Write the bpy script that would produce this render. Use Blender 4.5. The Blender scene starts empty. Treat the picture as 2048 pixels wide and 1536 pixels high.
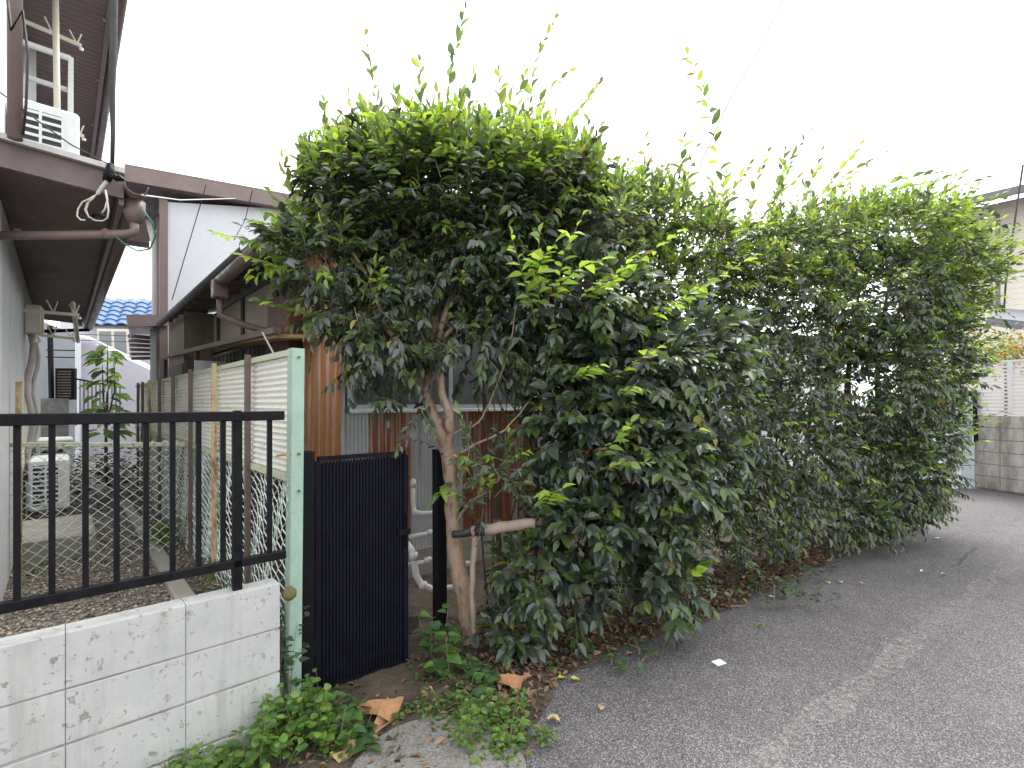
import bpy, bmesh, math, random
import numpy as np
from mathutils import Vector, Matrix, Quaternion
random.seed(7); rng = np.random.default_rng(7)
R = math.radians
SC = bpy.context.scene
COL = SC.collection
# ---------------------------------------------------------------- camera, sky, sun, exposure
CAMH, FPX, HOR = 1.55, 1000.0, 805.0
cam = bpy.data.cameras.new('camera'); co = bpy.data.objects.new('camera', cam); COL.objects.link(co)
cam.sensor_width = 36; cam.lens = 36 * FPX / 2048; cam.shift_y = (HOR - 768) / 2048
cam.clip_start = 0.05; cam.clip_end = 2000
co.location = (0, 0, CAMH); co.rotation_euler = (R(90), 0, 0); SC.camera = co
SUN_EL, SUN_AZ = 62, 35          # azimuth clockwise from +Y (towards the right-back)
W = bpy.data.worlds.new('World'); SC.world = W; W.use_nodes = True
nt = W.node_tree; nt.nodes.clear()
wo = nt.nodes.new('ShaderNodeOutputWorld'); bg = nt.nodes.new('ShaderNodeBackground')
sky = nt.nodes.new('ShaderNodeTexSky'); sky.sky_type = 'NISHITA'; sky.sun_disc = False
sky.sun_elevation = R(SUN_EL); sky.sun_rotation = R(SUN_AZ); sky.dust_density = 8; sky.air_density = 1.0; sky.ozone_density = 1.0
hs = nt.nodes.new('ShaderNodeHueSaturation'); hs.inputs['Saturation'].default_value = 0.10
mixw = nt.nodes.new('ShaderNodeMix'); mixw.data_type = 'RGBA'; mixw.inputs[0].default_value = 0.72
mixw.inputs[7].default_value = (9.6, 9.8, 10.0, 1)      # even overcast veil
nt.links.new(sky.outputs[0], hs.inputs['Color']); nt.links.new(hs.outputs[0], mixw.inputs[6])
nt.links.new(mixw.outputs[2], bg.inputs[0]); nt.links.new(bg.outputs[0], wo.inputs[0])
bg.inputs[1].default_value = 0.15
sl = bpy.data.lights.new('sun', 'SUN'); sl.energy = 1.5; sl.angle = R(25); sl.color = (1, .96, .9)
so = bpy.data.objects.new('sun', sl); COL.objects.link(so); so.location = (0, 0, 20)
sd = Vector((math.sin(R(SUN_AZ)) * math.cos(R(SUN_EL)), math.cos(R(SUN_AZ)) * math.cos(R(SUN_EL)), math.sin(R(SUN_EL))))
so.rotation_euler = sd.to_track_quat('Z', 'Y').to_euler()
SC.view_settings.view_transform = 'Standard'; SC.view_settings.look = 'None'
SC.view_settings.exposure = 1.0; SC.view_settings.gamma = 1.0

# ---------------------------------------------------------------- geometry helpers
UX, UY, VX, VY, OX, OY = .743, .669, -.669, .743, -1.05, 2.42
UP = Vector((0, 0, 1)); U = Vector((UX, UY, 0)); V = Vector((VX, VY, 0))
def F(a, b, z): return Vector((OX + UX * a + VX * b, OY + UY * a + VY * b, z))
def P(x, y, Y): return Vector(((x - 1024) / FPX * Y, Y, CAMH - (y - HOR) / FPX * Y))
def G(x, y, z=0.0):                                     # the point of level z seen at a photo position
    Y = (CAMH - z) * FPX / (y - HOR); return Vector(((x - 1024) / FPX * Y, Y, z))
def bx(x, a):                                           # distance along the fence for a photo column
    k = (x - 1024) / FPX; return (OX + UX * a - k * (OY + UY * a)) / (k * VY - VX)
def ax(x, b):
    k = (x - 1024) / FPX; return (k * (OY + VY * b) - OX - VX * b) / (UX - k * UY)
WL = {}
class MB:
    def __init__(s): s.v = []; s.f = []
    def add(s, vs, fs):
        n = len(s.v); s.v += [Vector(q) for q in vs]; s.f += [tuple(i + n for i in q) for q in fs]; return s
    def box8(s, c): return s.add(c, [(0, 3, 2, 1), (4, 5, 6, 7), (0, 1, 5, 4), (1, 2, 6, 5), (2, 3, 7, 6), (3, 0, 4, 7)])
    def fbox(s, a0, a1, b0, b1, z0, z1):
        return s.box8([F(a0, b0, z0), F(a1, b0, z0), F(a1, b1, z0), F(a0, b1, z0), F(a0, b0, z1), F(a1, b0, z1), F(a1, b1, z1), F(a0, b1, z1)])
    def bar(s, p, q, w, h, up=UP):
        p = Vector(p); q = Vector(q); d = (q - p).normalized(); x = d.cross(up)
        if x.length < 1e-4: x = d.cross(Vector((UX, UY, 0)))
        x.normalize(); y = x.cross(d); x *= w / 2; y *= h / 2
        return s.box8([p - x - y, p + x - y, p + x + y, p - x + y, q - x - y, q + x - y, q + x + y, q - x + y])
    def tube(s, pts, r, seg=8, cap=True):
        pts = [Vector(q) for q in pts]; n = len(pts)
        if not hasattr(r, '__len__'): r = [r] * n
        base = len(s.v); ref = None
        for i, q in enumerate(pts):
            d = (pts[min(i + 1, n - 1)] - pts[max(i - 1, 0)]).normalized()
            if ref is None:
                ref = d.cross(UP if abs(d.z) < .9 else Vector((1, 0, 0))).normalized()
            ref = (ref - d * ref.dot(d)).normalized(); y = d.cross(ref)
            for k in range(seg):
                t = 2 * math.pi * k / seg; s.v.append(q + (ref * math.cos(t) + y * math.sin(t)) * r[i])
        for i in range(n - 1):
            for k in range(seg):
                k2 = (k + 1) % seg; o = base + i * seg
                s.f.append((o + k, o + k2, o + seg + k2, o + seg + k))
        if cap:
            s.f.append(tuple(base + k for k in reversed(range(seg)))); s.f.append(tuple(base + (n - 1) * seg + k for k in range(seg)))
        return s
    def corr(s, p, ud, wd, nd, w, h, pitch, amp, seg=6, thick=.0, rows=1, wob=0.0):
        n = max(2, int(w / pitch * seg)); base = len(s.v)
        for j in range(rows + 1):
            for i in range(n + 1):
                x = w * i / n; t = h * j / rows
                o = amp * math.cos(2 * math.pi * x / pitch) + (wob * math.sin(x * 5 + t * 3 + p[0] * 9) if wob else 0)
                s.v.append(p + ud * x + wd * t + nd * o)
        for j in range(rows):
            for i in range(n):
                a = base + j * (n + 1) + i; s.f.append((a, a + 1, a + n + 2, a + n + 1))
        return s
    def build(s, name, m, parent=None, smooth=False, bevel=0.0, solid=0.0):
        loc = WL[parent.name] if parent else None
        if loc is None:
            xs = [q.x for q in s.v]; ys = [q.y for q in s.v]
            loc = Vector(((min(xs) + max(xs)) / 2, (min(ys) + max(ys)) / 2, min(q.z for q in s.v)))
        me = bpy.data.meshes.new(name); me.from_pydata([tuple(q - loc) for q in s.v], [], s.f)
        if bevel or solid is not None:
            b = bmesh.new(); b.from_mesh(me); bmesh.ops.recalc_face_normals(b, faces=b.faces)
            if solid: bmesh.ops.solidify(b, geom=b.faces[:], thickness=solid)
            if bevel:
                bmesh.ops.bevel(b, geom=b.edges[:], offset=bevel, segments=1, profile=.5, affect='EDGES', clamp_overlap=True)
            b.to_mesh(me); b.free()
        if smooth: me.polygons.foreach_set('use_smooth', [True] * len(me.polygons))
        me.materials.append(m); o = bpy.data.objects.new(name, me); COL.objects.link(o)
        if parent: o.parent = parent
        else: o.location = loc
        WL[o.name] = loc
        return o
def tag(o, label=None, cat=None, group=None, kind=None):
    if label: o['label'] = label
    if cat: o['category'] = cat
    if group: o['group'] = group
    if kind: o['kind'] = kind
    return o
def thing(name, loc, label, cat, group=None):
    o = bpy.data.objects.new(name, None); COL.objects.link(o); o.location = loc; o.empty_display_size = .1
    WL[o.name] = Vector(loc); return tag(o, label, cat, group)
def put(name, me, parent, loc, rot=None, scale=None):   # a piece that shares its mesh
    o = bpy.data.objects.new(name, me); COL.objects.link(o)
    if parent: o.parent = parent; o.location = Vector(loc) - WL[parent.name]
    else: o.location = loc
    if rot is not None: o.rotation_mode = 'QUATERNION'; o.rotation_quaternion = rot
    if scale is not None: o.scale = scale
    WL[o.name] = Vector(loc)
    return o
QF = Matrix(((UX, VX, 0), (UY, VY, 0), (0, 0, 1))).to_quaternion()    # the lane's own axes
def boxmesh(name, sx, sy, sz, m, bevel=.0):
    b = bmesh.new(); bmesh.ops.create_cube(b, size=1); bmesh.ops.scale(b, vec=(sx, sy, sz), verts=b.verts)
    if bevel: bmesh.ops.bevel(b, geom=b.edges[:], offset=bevel, segments=2, profile=.6, affect='EDGES')
    me = bpy.data.meshes.new(name); b.to_mesh(me); b.free(); me.materials.append(m); return me

# ---------------------------------------------------------------- materials
class NT:
    def __init__(s, name):
        s.m = bpy.data.materials.new(name); s.m.use_nodes = True; s.t = s.m.node_tree; s.t.nodes.clear()
        s.out = s.n('ShaderNodeOutputMaterial'); s.b = s.n('ShaderNodeBsdfPrincipled'); s.l(s.b.outputs[0], s.out.inputs[0])
        s.geo = s.n('ShaderNodeNewGeometry'); s.pos = s.geo.outputs['Position']
    def n(s, k): return s.t.nodes.new(k)
    def l(s, a, b): s.t.links.new(a, b)
    def scaled(s, sc, rot=0.0):
        mp = s.n('ShaderNodeMapping'); mp.inputs['Scale'].default_value = sc; mp.inputs['Rotation'].default_value = (0, 0, rot)
        s.l(s.pos, mp.inputs[0]); return mp.outputs[0]
    def noise(s, scale, detail=4, rough=.6, vec=None):
        q = s.n('ShaderNodeTexNoise'); q.inputs['Scale'].default_value = scale; q.inputs['Detail'].default_value = detail
        q.inputs['Roughness'].default_value = rough; s.l(vec or s.pos, q.inputs['Vector']); return q.outputs[0]
    def voro(s, scale, feat='F1', vec=None, out='Distance'):
        q = s.n('ShaderNodeTexVoronoi'); q.feature = feat; q.inputs['Scale'].default_value = scale; s.l(vec or s.pos, q.inputs['Vector'])
        return q.outputs[out]
    def ramp(s, fac, stops):
        q = s.n('ShaderNodeValToRGB'); e = q.color_ramp.elements
        while len(e) < len(stops): e.new(.5)
        for i, (p, c) in enumerate(stops):
            e[i].position = p; e[i].color = (*c, 1) if hasattr(c, '__len__') else (c, c, c, 1)
        s.l(fac, q.inputs[0]); return q.outputs[0]
    def mix(s, fac, a, b, mode='MIX'):
        q = s.n('ShaderNodeMix'); q.data_type = 'RGBA'; q.blend_type = mode
        for k, val in ((0, fac), (6, a), (7, b)):
            if hasattr(val, 'is_output'): s.l(val, q.inputs[k])
            elif hasattr(val, '__len__'): q.inputs[k].default_value = (*val, 1)
            else: q.inputs[k].default_value = val
        return q.outputs[2]
    def col(s, c):
        if hasattr(c, 'is_output'): s.l(c, s.b.inputs['Base Color'])
        else: s.b.inputs['Base Color'].default_value = (*c, 1)
    def bump(s, h, strength=.3, dist=.01):
        q = s.n('ShaderNodeBump'); q.inputs['Strength'].default_value = strength; q.inputs['Distance'].default_value = dist
        s.l(h, q.inputs['Height']); s.l(q.outputs[0], s.b.inputs['Normal'])
    def rough(s, r):
        if hasattr(r, 'is_output'): s.l(r, s.b.inputs['Roughness'])
        else: s.b.inputs['Roughness'].default_value = r
MATS = {}
def worn(name, c1, c2, rough=.6, scale=6, stretch=(1, 1, 1), spots=None, spot_amt=.35, bump=.15, metal=0.0, grime=.25, spec=.5):
    """paint or board: two tones of one colour, grime, optional spots of rust or chips"""
    if name in MATS: return MATS[name]
    k = NT(name); v = k.scaled(stretch)
    c = k.mix(k.ramp(k.noise(scale, 5, .65, v), [(.3, 0), (.7, 1)]), c1, c2)
    fine = k.noise(scale * 14, 3, .6, v)
    c = k.mix(grime, c, k.ramp(fine, [(.35, .55), (.65, 1.0)]), 'MULTIPLY')
    if spots:
        f = k.ramp(k.noise(scale * 1.7, 8, .75, v), [(1 - spot_amt - .08, 0), (1 - spot_amt + .04, 1)])
        c = k.mix(f, c, spots)
    k.col(c); k.rough(k.ramp(k.noise(scale * 3, 3), [(.3, max(.05, rough - .12)), (.7, min(1, rough + .12))]))
    k.b.inputs['Specular IOR Level'].default_value = spec; k.b.inputs['Metallic'].default_value = metal; k.bump(fine, bump, .004)
    MATS[name] = k.m; return k.m
M = {}
M['white_block'] = None
def mk_white_block():
    k = NT('white_painted_block')
    c = k.mix(k.ramp(k.noise(3, 5), [(.3, 0), (.75, 1)]), (.40, .41, .405), (.50, .50, .485))
    fine = k.noise(60, 5, .7); mid = k.noise(17, 4, .6)
    chips = k.ramp(k.noise(24, 6, .66), [(.595, 0), (.625, 1)])
    patch = k.ramp(k.noise(1.6, 3, .5), [(.52, 0), (.66, 1)])
    ch = k.mix(patch, k.mix(.5, chips, (0, 0, 0)), chips)
    c = k.mix(ch, c, (.20, .185, .17)); c = k.mix(.25, c, k.ramp(mid, [(.3, .7), (.6, 1)]), 'MULTIPLY')
    pits = k.ramp(k.noise(48, 5, .7), [(.60, 0), (.64, 1)]); pm = k.mix(k.ramp(k.noise(4, 3), [(.42, 0), (.6, 1)]), (0, 0, 0), pits)
    c = k.mix(pm, c, (.24, .23, .21))
    st = k.ramp(k.noise(2.2, 5, .65, k.scaled((5, 5, .6))), [(.52, 0), (.72, .55)]); c = k.mix(st, c, (.27, .26, .23))
    k.col(c); k.rough(.75); k.bump(k.mix(.5, fine, chips), .35, .006); return k.m
M['white_block'] = mk_white_block()
M['mortar'] = worn('dark_mortar', (.20, .18, .16), (.42, .41, .39), .9, 9)
M['black'] = worn('black_paint', (.007, .007, .009), (.014, .014, .017), .45, 12, spots=(.06, .055, .05), spot_amt=.27, bump=.08, spec=.1)
M['gate_black'] = worn('black_gate_paint', (.005, .005, .010), (.009, .010, .018), .55, 8, bump=.1, spec=.1)
M['green'] = worn('pale_green_paint', (.29, .43, .345), (.36, .50, .41), .55, 7, spots=(.25, .36, .28), spot_amt=.34)
M['yellow_rail'] = worn('pale_yellow_rail', (.55, .54, .38), (.45, .52, .40), .55, 9, spots=(.34, .17, .06), spot_amt=.38)
M['rust_post'] = worn('rust_post', (.50, .36, .17), (.55, .48, .28), .7, 9, (1, 1, .4), spots=(.28, .11, .03), spot_amt=.45)
M['brown_post'] = worn('brown_post', (.10, .075, .06), (.16, .12, .10), .6, 9, spots=(.22, .13, .08), spot_amt=.3)
M['panel'] = worn('corrugated_white', (.74, .73, .67), (.82, .80, .73), .45, 3, (1, 1, 2.5), spots=(.48, .44, .34), spot_amt=.36, bump=.05)
M['wire'] = worn('pale_green_wire', (.62, .72, .66), (.74, .78, .74), .45, 20, bump=0)
M['brown'] = worn('brown_metal', (.155, .112, .106), (.195, .145, .135), .45, 5, bump=.08)
M['brown_dark'] = worn('dark_brown_soffit', (.125, .090, .086), (.165, .122, .114), .5, 3, bump=.08)
M['brown_light'] = worn('faded_brown_trim', (.19, .135, .125), (.24, .175, .16), .5, 5, bump=.05)
M['upper_white'] = worn('off_white_siding', (.72, .74, .76), (.78, .79, .80), .6, 2, bump=.08, grime=.12)
M['siding'] = worn('grey_siding', (.55, .58, .60), (.64, .66, .67), .5, 4, (3, 3, .4), spots=(.3, .28, .25), spot_amt=.25)
M['white_metal'] = worn('white_metal', (.70, .73, .72), (.78, .80, .79), .4, 5, bump=.04, grime=.1)
M['cream'] = worn('cream_plastic', (.66, .62, .50), (.72, .68, .57), .5, 6, spots=(.45, .34, .18), spot_amt=.28)
M['pipe_white'] = worn('grey_pvc', (.50, .49, .47), (.60, .59, .57), .5, 9, spots=(.3, .27, .22), spot_amt=.3)
M['rubber'] = worn('black_rubber', (.02, .02, .022), (.035, .035, .04), .55, 9, bump=.03)
M['wood_dark'] = worn('old_dark_wood', (.055, .038, .030), (.10, .072, .058), .75, 8, (1, 1, .3))
M['wood_grey'] = worn('weathered_wood', (.15, .115, .09), (.24, .19, .15), .8, 8, (1, 1, .3))
M['wood_tan'] = worn('yellowed_board', (.50, .36, .17), (.58, .44, .24), .6, 6, spots=(.25, .15, .06), spot_amt=.3)
M['plaster'] = worn('cream_plaster', (.40, .36, .28), (.48, .44, .36), .9, 3)
M['plaster_white'] = worn('white_render', (.70, .73, .77), (.76, .78, .81), .85, 1.2, bump=.12, grime=.1)
M['bark'] = worn('tan_bark', (.27, .185, .13), (.36, .26, .19), .85, 14, (1, 1, .35), spots=(.13, .085, .06), spot_amt=.42, bump=.9)
M['bark_dark'] = worn('brown_bark', (.075, .055, .042), (.125, .092, .068), .85, 14, (1, 1, .35), spots=(.07, .05, .035), spot_amt=.4, bump=.6)
M['twig'] = worn('twig_bark', (.16, .12, .075), (.22, .19, .11), .8, 20, bump=.2)
M['bamboo'] = worn('peeled_log', (.27, .195, .16), (.36, .275, .23), .8, 14, (1, 1, 1), spots=(.2, .13, .09), spot_amt=.3)
M['concrete'] = worn('old_concrete', (.26, .24, .21), (.36, .34, .31), .9, 5, spots=(.17, .16, .13), spot_amt=.35, bump=.5)
M['roof_dark'] = worn('dark_roof', (.05, .05, .055), (.085, .083, .085), .6, 5)
M['blue_tile'] = worn('blue_glazed_tile', (.05, .115, .26), (.075, .155, .32), .3, 4, bump=.03)
M['teal'] = worn('teal_sheet', (.02, .42, .44), (.03, .48, .50), .5, 4)
M['pale_wall'] = worn('pale_lilac_wall', (.62, .60, .66), (.68, .66, .70), .8, 1.5, grime=.1)
M['grey_wall'] = worn('blue_grey_wall', (.42, .45, .50), (.50, .53, .57), .8, 2)
M['beige'] = worn('beige_siding', (.72, .67, .58), (.77, .72, .64), .8, 2, (1, 1, 6), bump=.2, grime=.1)
M['slate'] = worn('slate_roof', (.13, .14, .16), (.19, .20, .22), .6, 5)
M['white_wall2'] = worn('pillar_white', (.68, .71, .75), (.76, .78, .80), .8, 3, grime=.12)
M['grey_wall2'] = worn('pillar_grey', (.50, .54, .60), (.56, .60, .65), .8, 3)
M['louver'] = worn('louver_white', (.60, .58, .58), (.68, .66, .66), .5, 3, grime=.1)
M['insul'] = worn('pink_wrap', (.42, .33, .30), (.50, .42, .39), .7, 8)
M['paper'] = worn('paper', (.75, .76, .78), (.8, .8, .8), .8, 9)
def mk_weather_block():
    k = NT('weathered_block'); v = k.scaled((2.2, 2.2, .7))
    c = k.mix(k.ramp(k.noise(2.2, 6, .7, v), [(.35, 0), (.65, 1)]), (.22, .20, .18), (.50, .48, .44))
    c = k.mix(.3, c, k.ramp(k.noise(40, 4), [(.3, .5), (.6, 1)]), 'MULTIPLY'); k.col(c); k.rough(.9); k.bump(k.noise(60, 4), .4, .005); return k.m
M['weather_block'] = mk_weather_block()
def mk_rust(name, lo, hi, deep, pale, steel=(.54, .56, .58), mixv=.42):
    k = NT(name); v = k.scaled((3.2, 3.2, .35)); vs = k.scaled((22, 22, .5))
    f = k.noise(2.0, 6, .62, v); s = k.noise(1.5, 5, .6, vs)
    m = k.mix(mixv, f, s); fac = k.ramp(m, [(lo, 0), (hi, 1)])
    rc = k.mix(k.ramp(k.noise(1.8, 5, .7, vs), [(.3, 0), (.7, 1)]), deep, pale)
    st = k.mix(k.ramp(k.noise(5, 4), [(.3, 0), (.7, 1)]), steel, tuple(q * .78 for q in steel))
    k.col(k.mix(fac, st, rc)); k.b.inputs['Metallic'].default_value = 0.0
    k.rough(k.ramp(fac, [(0, .42), (1, .88)])); k.bump(k.noise(50, 4), .25, .003); return k.m
M['rust_side'] = mk_rust('orange_rust_sheet', .40, .50, (.40, .17, .055), (.58, .29, .12), (.64, .56, .50), .72)
M['rust_mid'] = mk_rust('half_rusted_sheet', .38, .47, (.20, .055, .022), (.46, .19, .075))
M['rust_low'] = mk_rust('galvanised_sheet', .52, .64, (.16, .05, .02), (.30, .13, .06))
M['rust_red'] = mk_rust('red_rusted_sheet', .38, .50, (.16, .042, .022), (.34, .12, .06))
def mk_glass():
    k = NT('window_glass'); k.col((.16, .17, .18)); k.rough(.12); k.b.inputs['Specular IOR Level'].default_value = .6
    return k.m
M['glass'] = mk_glass()
M['glass_frost'] = worn('frosted_glass', (.10, .105, .11), (.15, .155, .16), .25, 3, bump=.05)
def mk_asphalt():
    k = NT('asphalt')
    sp = k.voro(210, 'F1', out='Color'); g = k.n('ShaderNodeRGBToBW'); k.l(sp, g.inputs[0])
    sp2 = k.noise(260, 2, .5)
    c = k.ramp(g.outputs[0], [(.16, (.036, .033, .035)), (.40, (.086, .079, .083)), (.66, (.145, .134, .140)), (.88, (.34, .316, .325))])
    c = k.mix(.55, c, k.ramp(sp2, [(.35, (.45, .45, .45)), (.65, (1.25, 1.25, 1.25))]), 'MULTIPLY')
    big = k.ramp(k.noise(.55, 4, .55), [(.3, .80), (.7, 1.18)])
    c = k.mix(1.0, c, big, 'MULTIPLY')
    c = k.mix(.6, c, k.ramp(k.noise(9, 5, .7), [(.3, .75), (.7, 1.15)]), 'MULTIPLY')
    wv = k.mix(.25, k.pos, k.noise(1.6, 4))
    cr = k.ramp(k.voro(.42, 'DISTANCE_TO_EDGE', wv), [(.0, 1), (.006, 0)]); cm = k.mix(k.ramp(k.noise(.8, 3), [(.5, 0), (.56, 1)]), (0, 0, 0), cr)
    c = k.mix(cm, c, (.035, .032, .03))
    stn = k.ramp(k.noise(1.3, 5, .7, k.scaled((1, 1, 1))), [(.54, 0), (.70, .4)]); c = k.mix(stn, c, (.062, .056, .056))
    du = k.ramp(k.noise(.9, 5, .65, k.scaled((.5, 1.6, 1), .85)), [(.5, 0), (.75, .30)]); c = k.mix(du, c, (.20, .185, .18))
    k.col(c); k.rough(.82); k.bump(g.outputs[0], .55, .006); return k.m
M['asphalt'] = mk_asphalt()
def mk_asphalt2():
    k = NT('old_asphalt_strip')
    sp = k.voro(120, 'F1', out='Color'); g = k.n('ShaderNodeRGBToBW'); k.l(sp, g.inputs[0])
    c = k.ramp(g.outputs[0], [(.1, (.15, .142, .138)), (.5, (.24, .225, .22)), (.9, (.45, .43, .42))])
    c = k.mix(.6, c, k.ramp(k.noise(7, 5, .7), [(.3, .7), (.7, 1.1)]), 'MULTIPLY')
    k.col(c); k.rough(.85); k.bump(g.outputs[0], .5, .006)
    tr = k.n('ShaderNodeBsdfTransparent'); mx = k.n('ShaderNodeMixShader')
    k.l(k.ramp(k.noise(16, 6, .75), [(.38, 0), (.64, .72)]), mx.inputs[0]); k.l(tr.outputs[0], mx.inputs[1]); k.l(k.b.outputs[0], mx.inputs[2])
    k.l(mx.outputs[0], k.out.inputs[0]); return k.m
M['asphalt2'] = mk_asphalt2()
def mk_soil():
    k = NT('soil'); c = k.mix(k.ramp(k.noise(5, 6, .7), [(.35, 0), (.65, 1)]), (.055, .040, .030), (.13, .10, .075))
    c = k.mix(.6, c, k.ramp(k.noise(70, 4), [(.3, .45), (.7, 1.2)]), 'MULTIPLY'); k.col(c); k.rough(.95); k.bump(k.noise(45, 5), .8, .02); return k.m
M['soil'] = mk_soil()
def mk_gravel_bed():
    k = NT('gravel_bed'); c = k.ramp(k.voro(55, out='Distance'), [(.0, (.34, .30, .26)), (.5, (.16, .14, .12)), (.9, (.05, .045, .04))])
    c = k.mix(.6, c, k.ramp(k.noise(20, 4), [(.3, .5), (.7, 1.2)]), 'MULTIPLY'); k.col(c); k.rough(.9); k.bump(k.voro(55), -.8, .02); return k.m
M['gravel_bed'] = mk_gravel_bed()
def mk_attr(name, rough=.85, var=0.0):
    k = NT(name); a = k.n('ShaderNodeAttribute'); a.attribute_name = 'tint'
    c = k.mix(.5, a.outputs[0], k.ramp(k.noise(60, 4), [(.3, .6), (.7, 1.2)]), 'MULTIPLY'); k.col(c); k.rough(rough); return k.m
M['stone'] = mk_attr('gravel_stone')
M['litter'] = mk_attr('dry_leaf')
def mk_leaf(name, rough=.34, trans=.5, spec=.8):
    k = NT(name); a = k.n('ShaderNodeAttribute'); a.attribute_name = 'tint'
    c = k.mix(.35, a.outputs[0], k.ramp(k.noise(35, 3), [(.3, .72), (.7, 1.2)]), 'MULTIPLY')
    k.col(c); k.rough(rough); k.b.inputs['Specular IOR Level'].default_value = spec
    t = k.n('ShaderNodeBsdfTranslucent'); tc = k.mix(1.0, c, (1.75, 1.65, .9), 'MULTIPLY'); k.l(tc, t.inputs[0])
    mx = k.n('ShaderNodeMixShader'); sx = k.n('ShaderNodeSeparateColor'); k.l(a.outputs[0], sx.inputs[0]); k.l(k.ramp(sx.outputs[1], [(.06, .18), (.15, trans)]), mx.inputs[0])
    k.l(k.b.outputs[0], mx.inputs[1]); k.l(t.outputs[0], mx.inputs[2]); k.l(mx.outputs[0], k.out.inputs[0]); return k.m
M['leaf'] = mk_leaf('glossy_leaf')
M['leaf_weed'] = mk_leaf('weed_leaf', .5, .40, .35)

# ---------------------------------------------------------------- setting: ground, road, yard
def ab(p): d = Vector((p[0] - OX, p[1] - OY)); return d.x * UX + d.y * UY, d.x * VX + d.y * VY
def vnoise(x, y):
    return (math.sin(x * 3.1 + y * 1.7) + math.sin(x * 7.3 - y * 5.1 + 1) * .5 + math.sin(x * 15.7 + y * 13.3 + 2) * .25) / 1.75
m = MB(); m.add([(-300, -300, -.03), (300, -300, -.03), (300, 300, -.03), (-300, 300, -.03)], [(0, 1, 2, 3)])
tag(m.build('ground', M['soil']), kind='structure')
EDGE = [(960, 1600), (1005, 1500), (1040, 1420), (1110, 1335), (1250, 1275), (1400, 1228), (1530, 1165), (1650, 1112), (1780, 1052), (1890, 1004)]
EP = [G(x, y) for x, y in EDGE]
EAB = [ab(p) for p in EP]
def edge_b(a):
    if a <= EAB[0][0]: return EAB[0][1]
    for (a0, b0), (a1, b1) in zip(EAB, EAB[1:]):
        if a <= a1: return b0 + (b1 - b0) * (a - a0) / (a1 - a0)
    return EAB[-1][1]
m = MB(); rv = [(-3.2, .2, 0)] + [tuple(p) for p in EP] + [(8.3, 9.6, 0), (12, 9.6, 0), (14, -10, 0), (-6, -10, 0)]
m.add(rv, [tuple(range(len(rv)))]); tag(m.build('road', M['asphalt']), kind='structure')
# the worn seam across the lane
m = MB(); s0, s1 = G(1480, 1560), G(2120, 1050); dd = (s1 - s0).normalized(); nn = Vector((-dd.y, dd.x, 0)); L = (s1 - s0).length
vs = []; fs = []
for i in range(61):
    t = i / 60 * L; w = .06 + .03 * vnoise(t * 2.2, 1); o = .02 * vnoise(t * 1.3, 7)
    vs += [s0 + dd * t + nn * (o - w) + UP * .004, s0 + dd * t + nn * (o + w) + UP * .004]
    if i: fs.append((2 * i - 2, 2 * i - 1, 2 * i + 1, 2 * i))
m.add(vs, fs); tag(m.build('road_seam', M['asphalt2']), kind='structure')
# planting bed
m = MB(); na, nb = 120, 24; A0, A1 = -.25, 9.6
for i in range(na + 1):
    a = A0 + (A1 - A0) * i / na; e = edge_b(a) - .10 + .05 * vnoise(a * 4, 3)
    for j in range(nb + 1):
        t = j / nb; b = e + (4.2 - e) * t ** 1.6
        z = .006 + .04 * min(1, (b - e) / .5) + .018 * vnoise(a * 5, b * 5) * min(1, (b - e) / .2)
        m.v.append(F(a, b, z))
for i in range(na):
    for j in range(nb):
        q = i * (nb + 1) + j; m.f.append((q, q + nb + 1, q + nb + 2, q + 1))
tag(m.build('planting_bed', M['soil'], smooth=True), kind='structure')
m = MB(); m.fbox(-7, -.115, -.014, 14, -.02, .25); m.fbox(-.114, .02, .16, 14, -.02, .249); tag(m.build('yard_ground', M['gravel_bed']), kind='structure')
m = MB(); m.fbox(.035, .9, .35, 9, -.02, .16); tag(m.build('side_passage_ground', M['soil']), kind='structure')
m = MB(); m.fbox(9.2, 30, 2.5, 30, -.02, .03); tag(m.build('far_pavement', M['concrete']), kind='structure')
# gravel
def scatter_stones(name, pts, smin, smax, tints, label, cat):
    base = np.array([(1, 0, 0), (-1, 0, 0), (0, 1, 0), (0, -1, 0), (0, 0, 1), (0, 0, -1)], float)
    tri = np.array([(0, 2, 4), (2, 1, 4), (1, 3, 4), (3, 0, 4), (2, 0, 5), (1, 2, 5), (3, 1, 5), (0, 3, 5)])
    n = len(pts); s = rng.uniform(smin, smax, (n, 1, 1)) * rng.uniform(.55, 1.25, (n, 6, 1))
    sq = np.stack([rng.uniform(.7, 1.2, n), rng.uniform(.6, 1, n), rng.uniform(.4, .7, n)], 1)[:, None, :]
    v = base[None] * s * sq; th = rng.uniform(0, 6.28, n); c, d = np.cos(th)[:, None], np.sin(th)[:, None]
    v = np.stack([v[..., 0] * c - v[..., 1] * d, v[..., 0] * d + v[..., 1] * c, v[..., 2]], 2) + np.array(pts)[:, None, :]
    col = np.array(tints)[rng.integers(0, len(tints), n)] * rng.uniform(.7, 1.2, (n, 1))
    return raw_mesh(name, v.reshape(-1, 3), (tri[None] + (np.arange(n) * 6)[:, None, None]).reshape(-1, 3), np.repeat(col, 6, 0), M['stone'])
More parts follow.
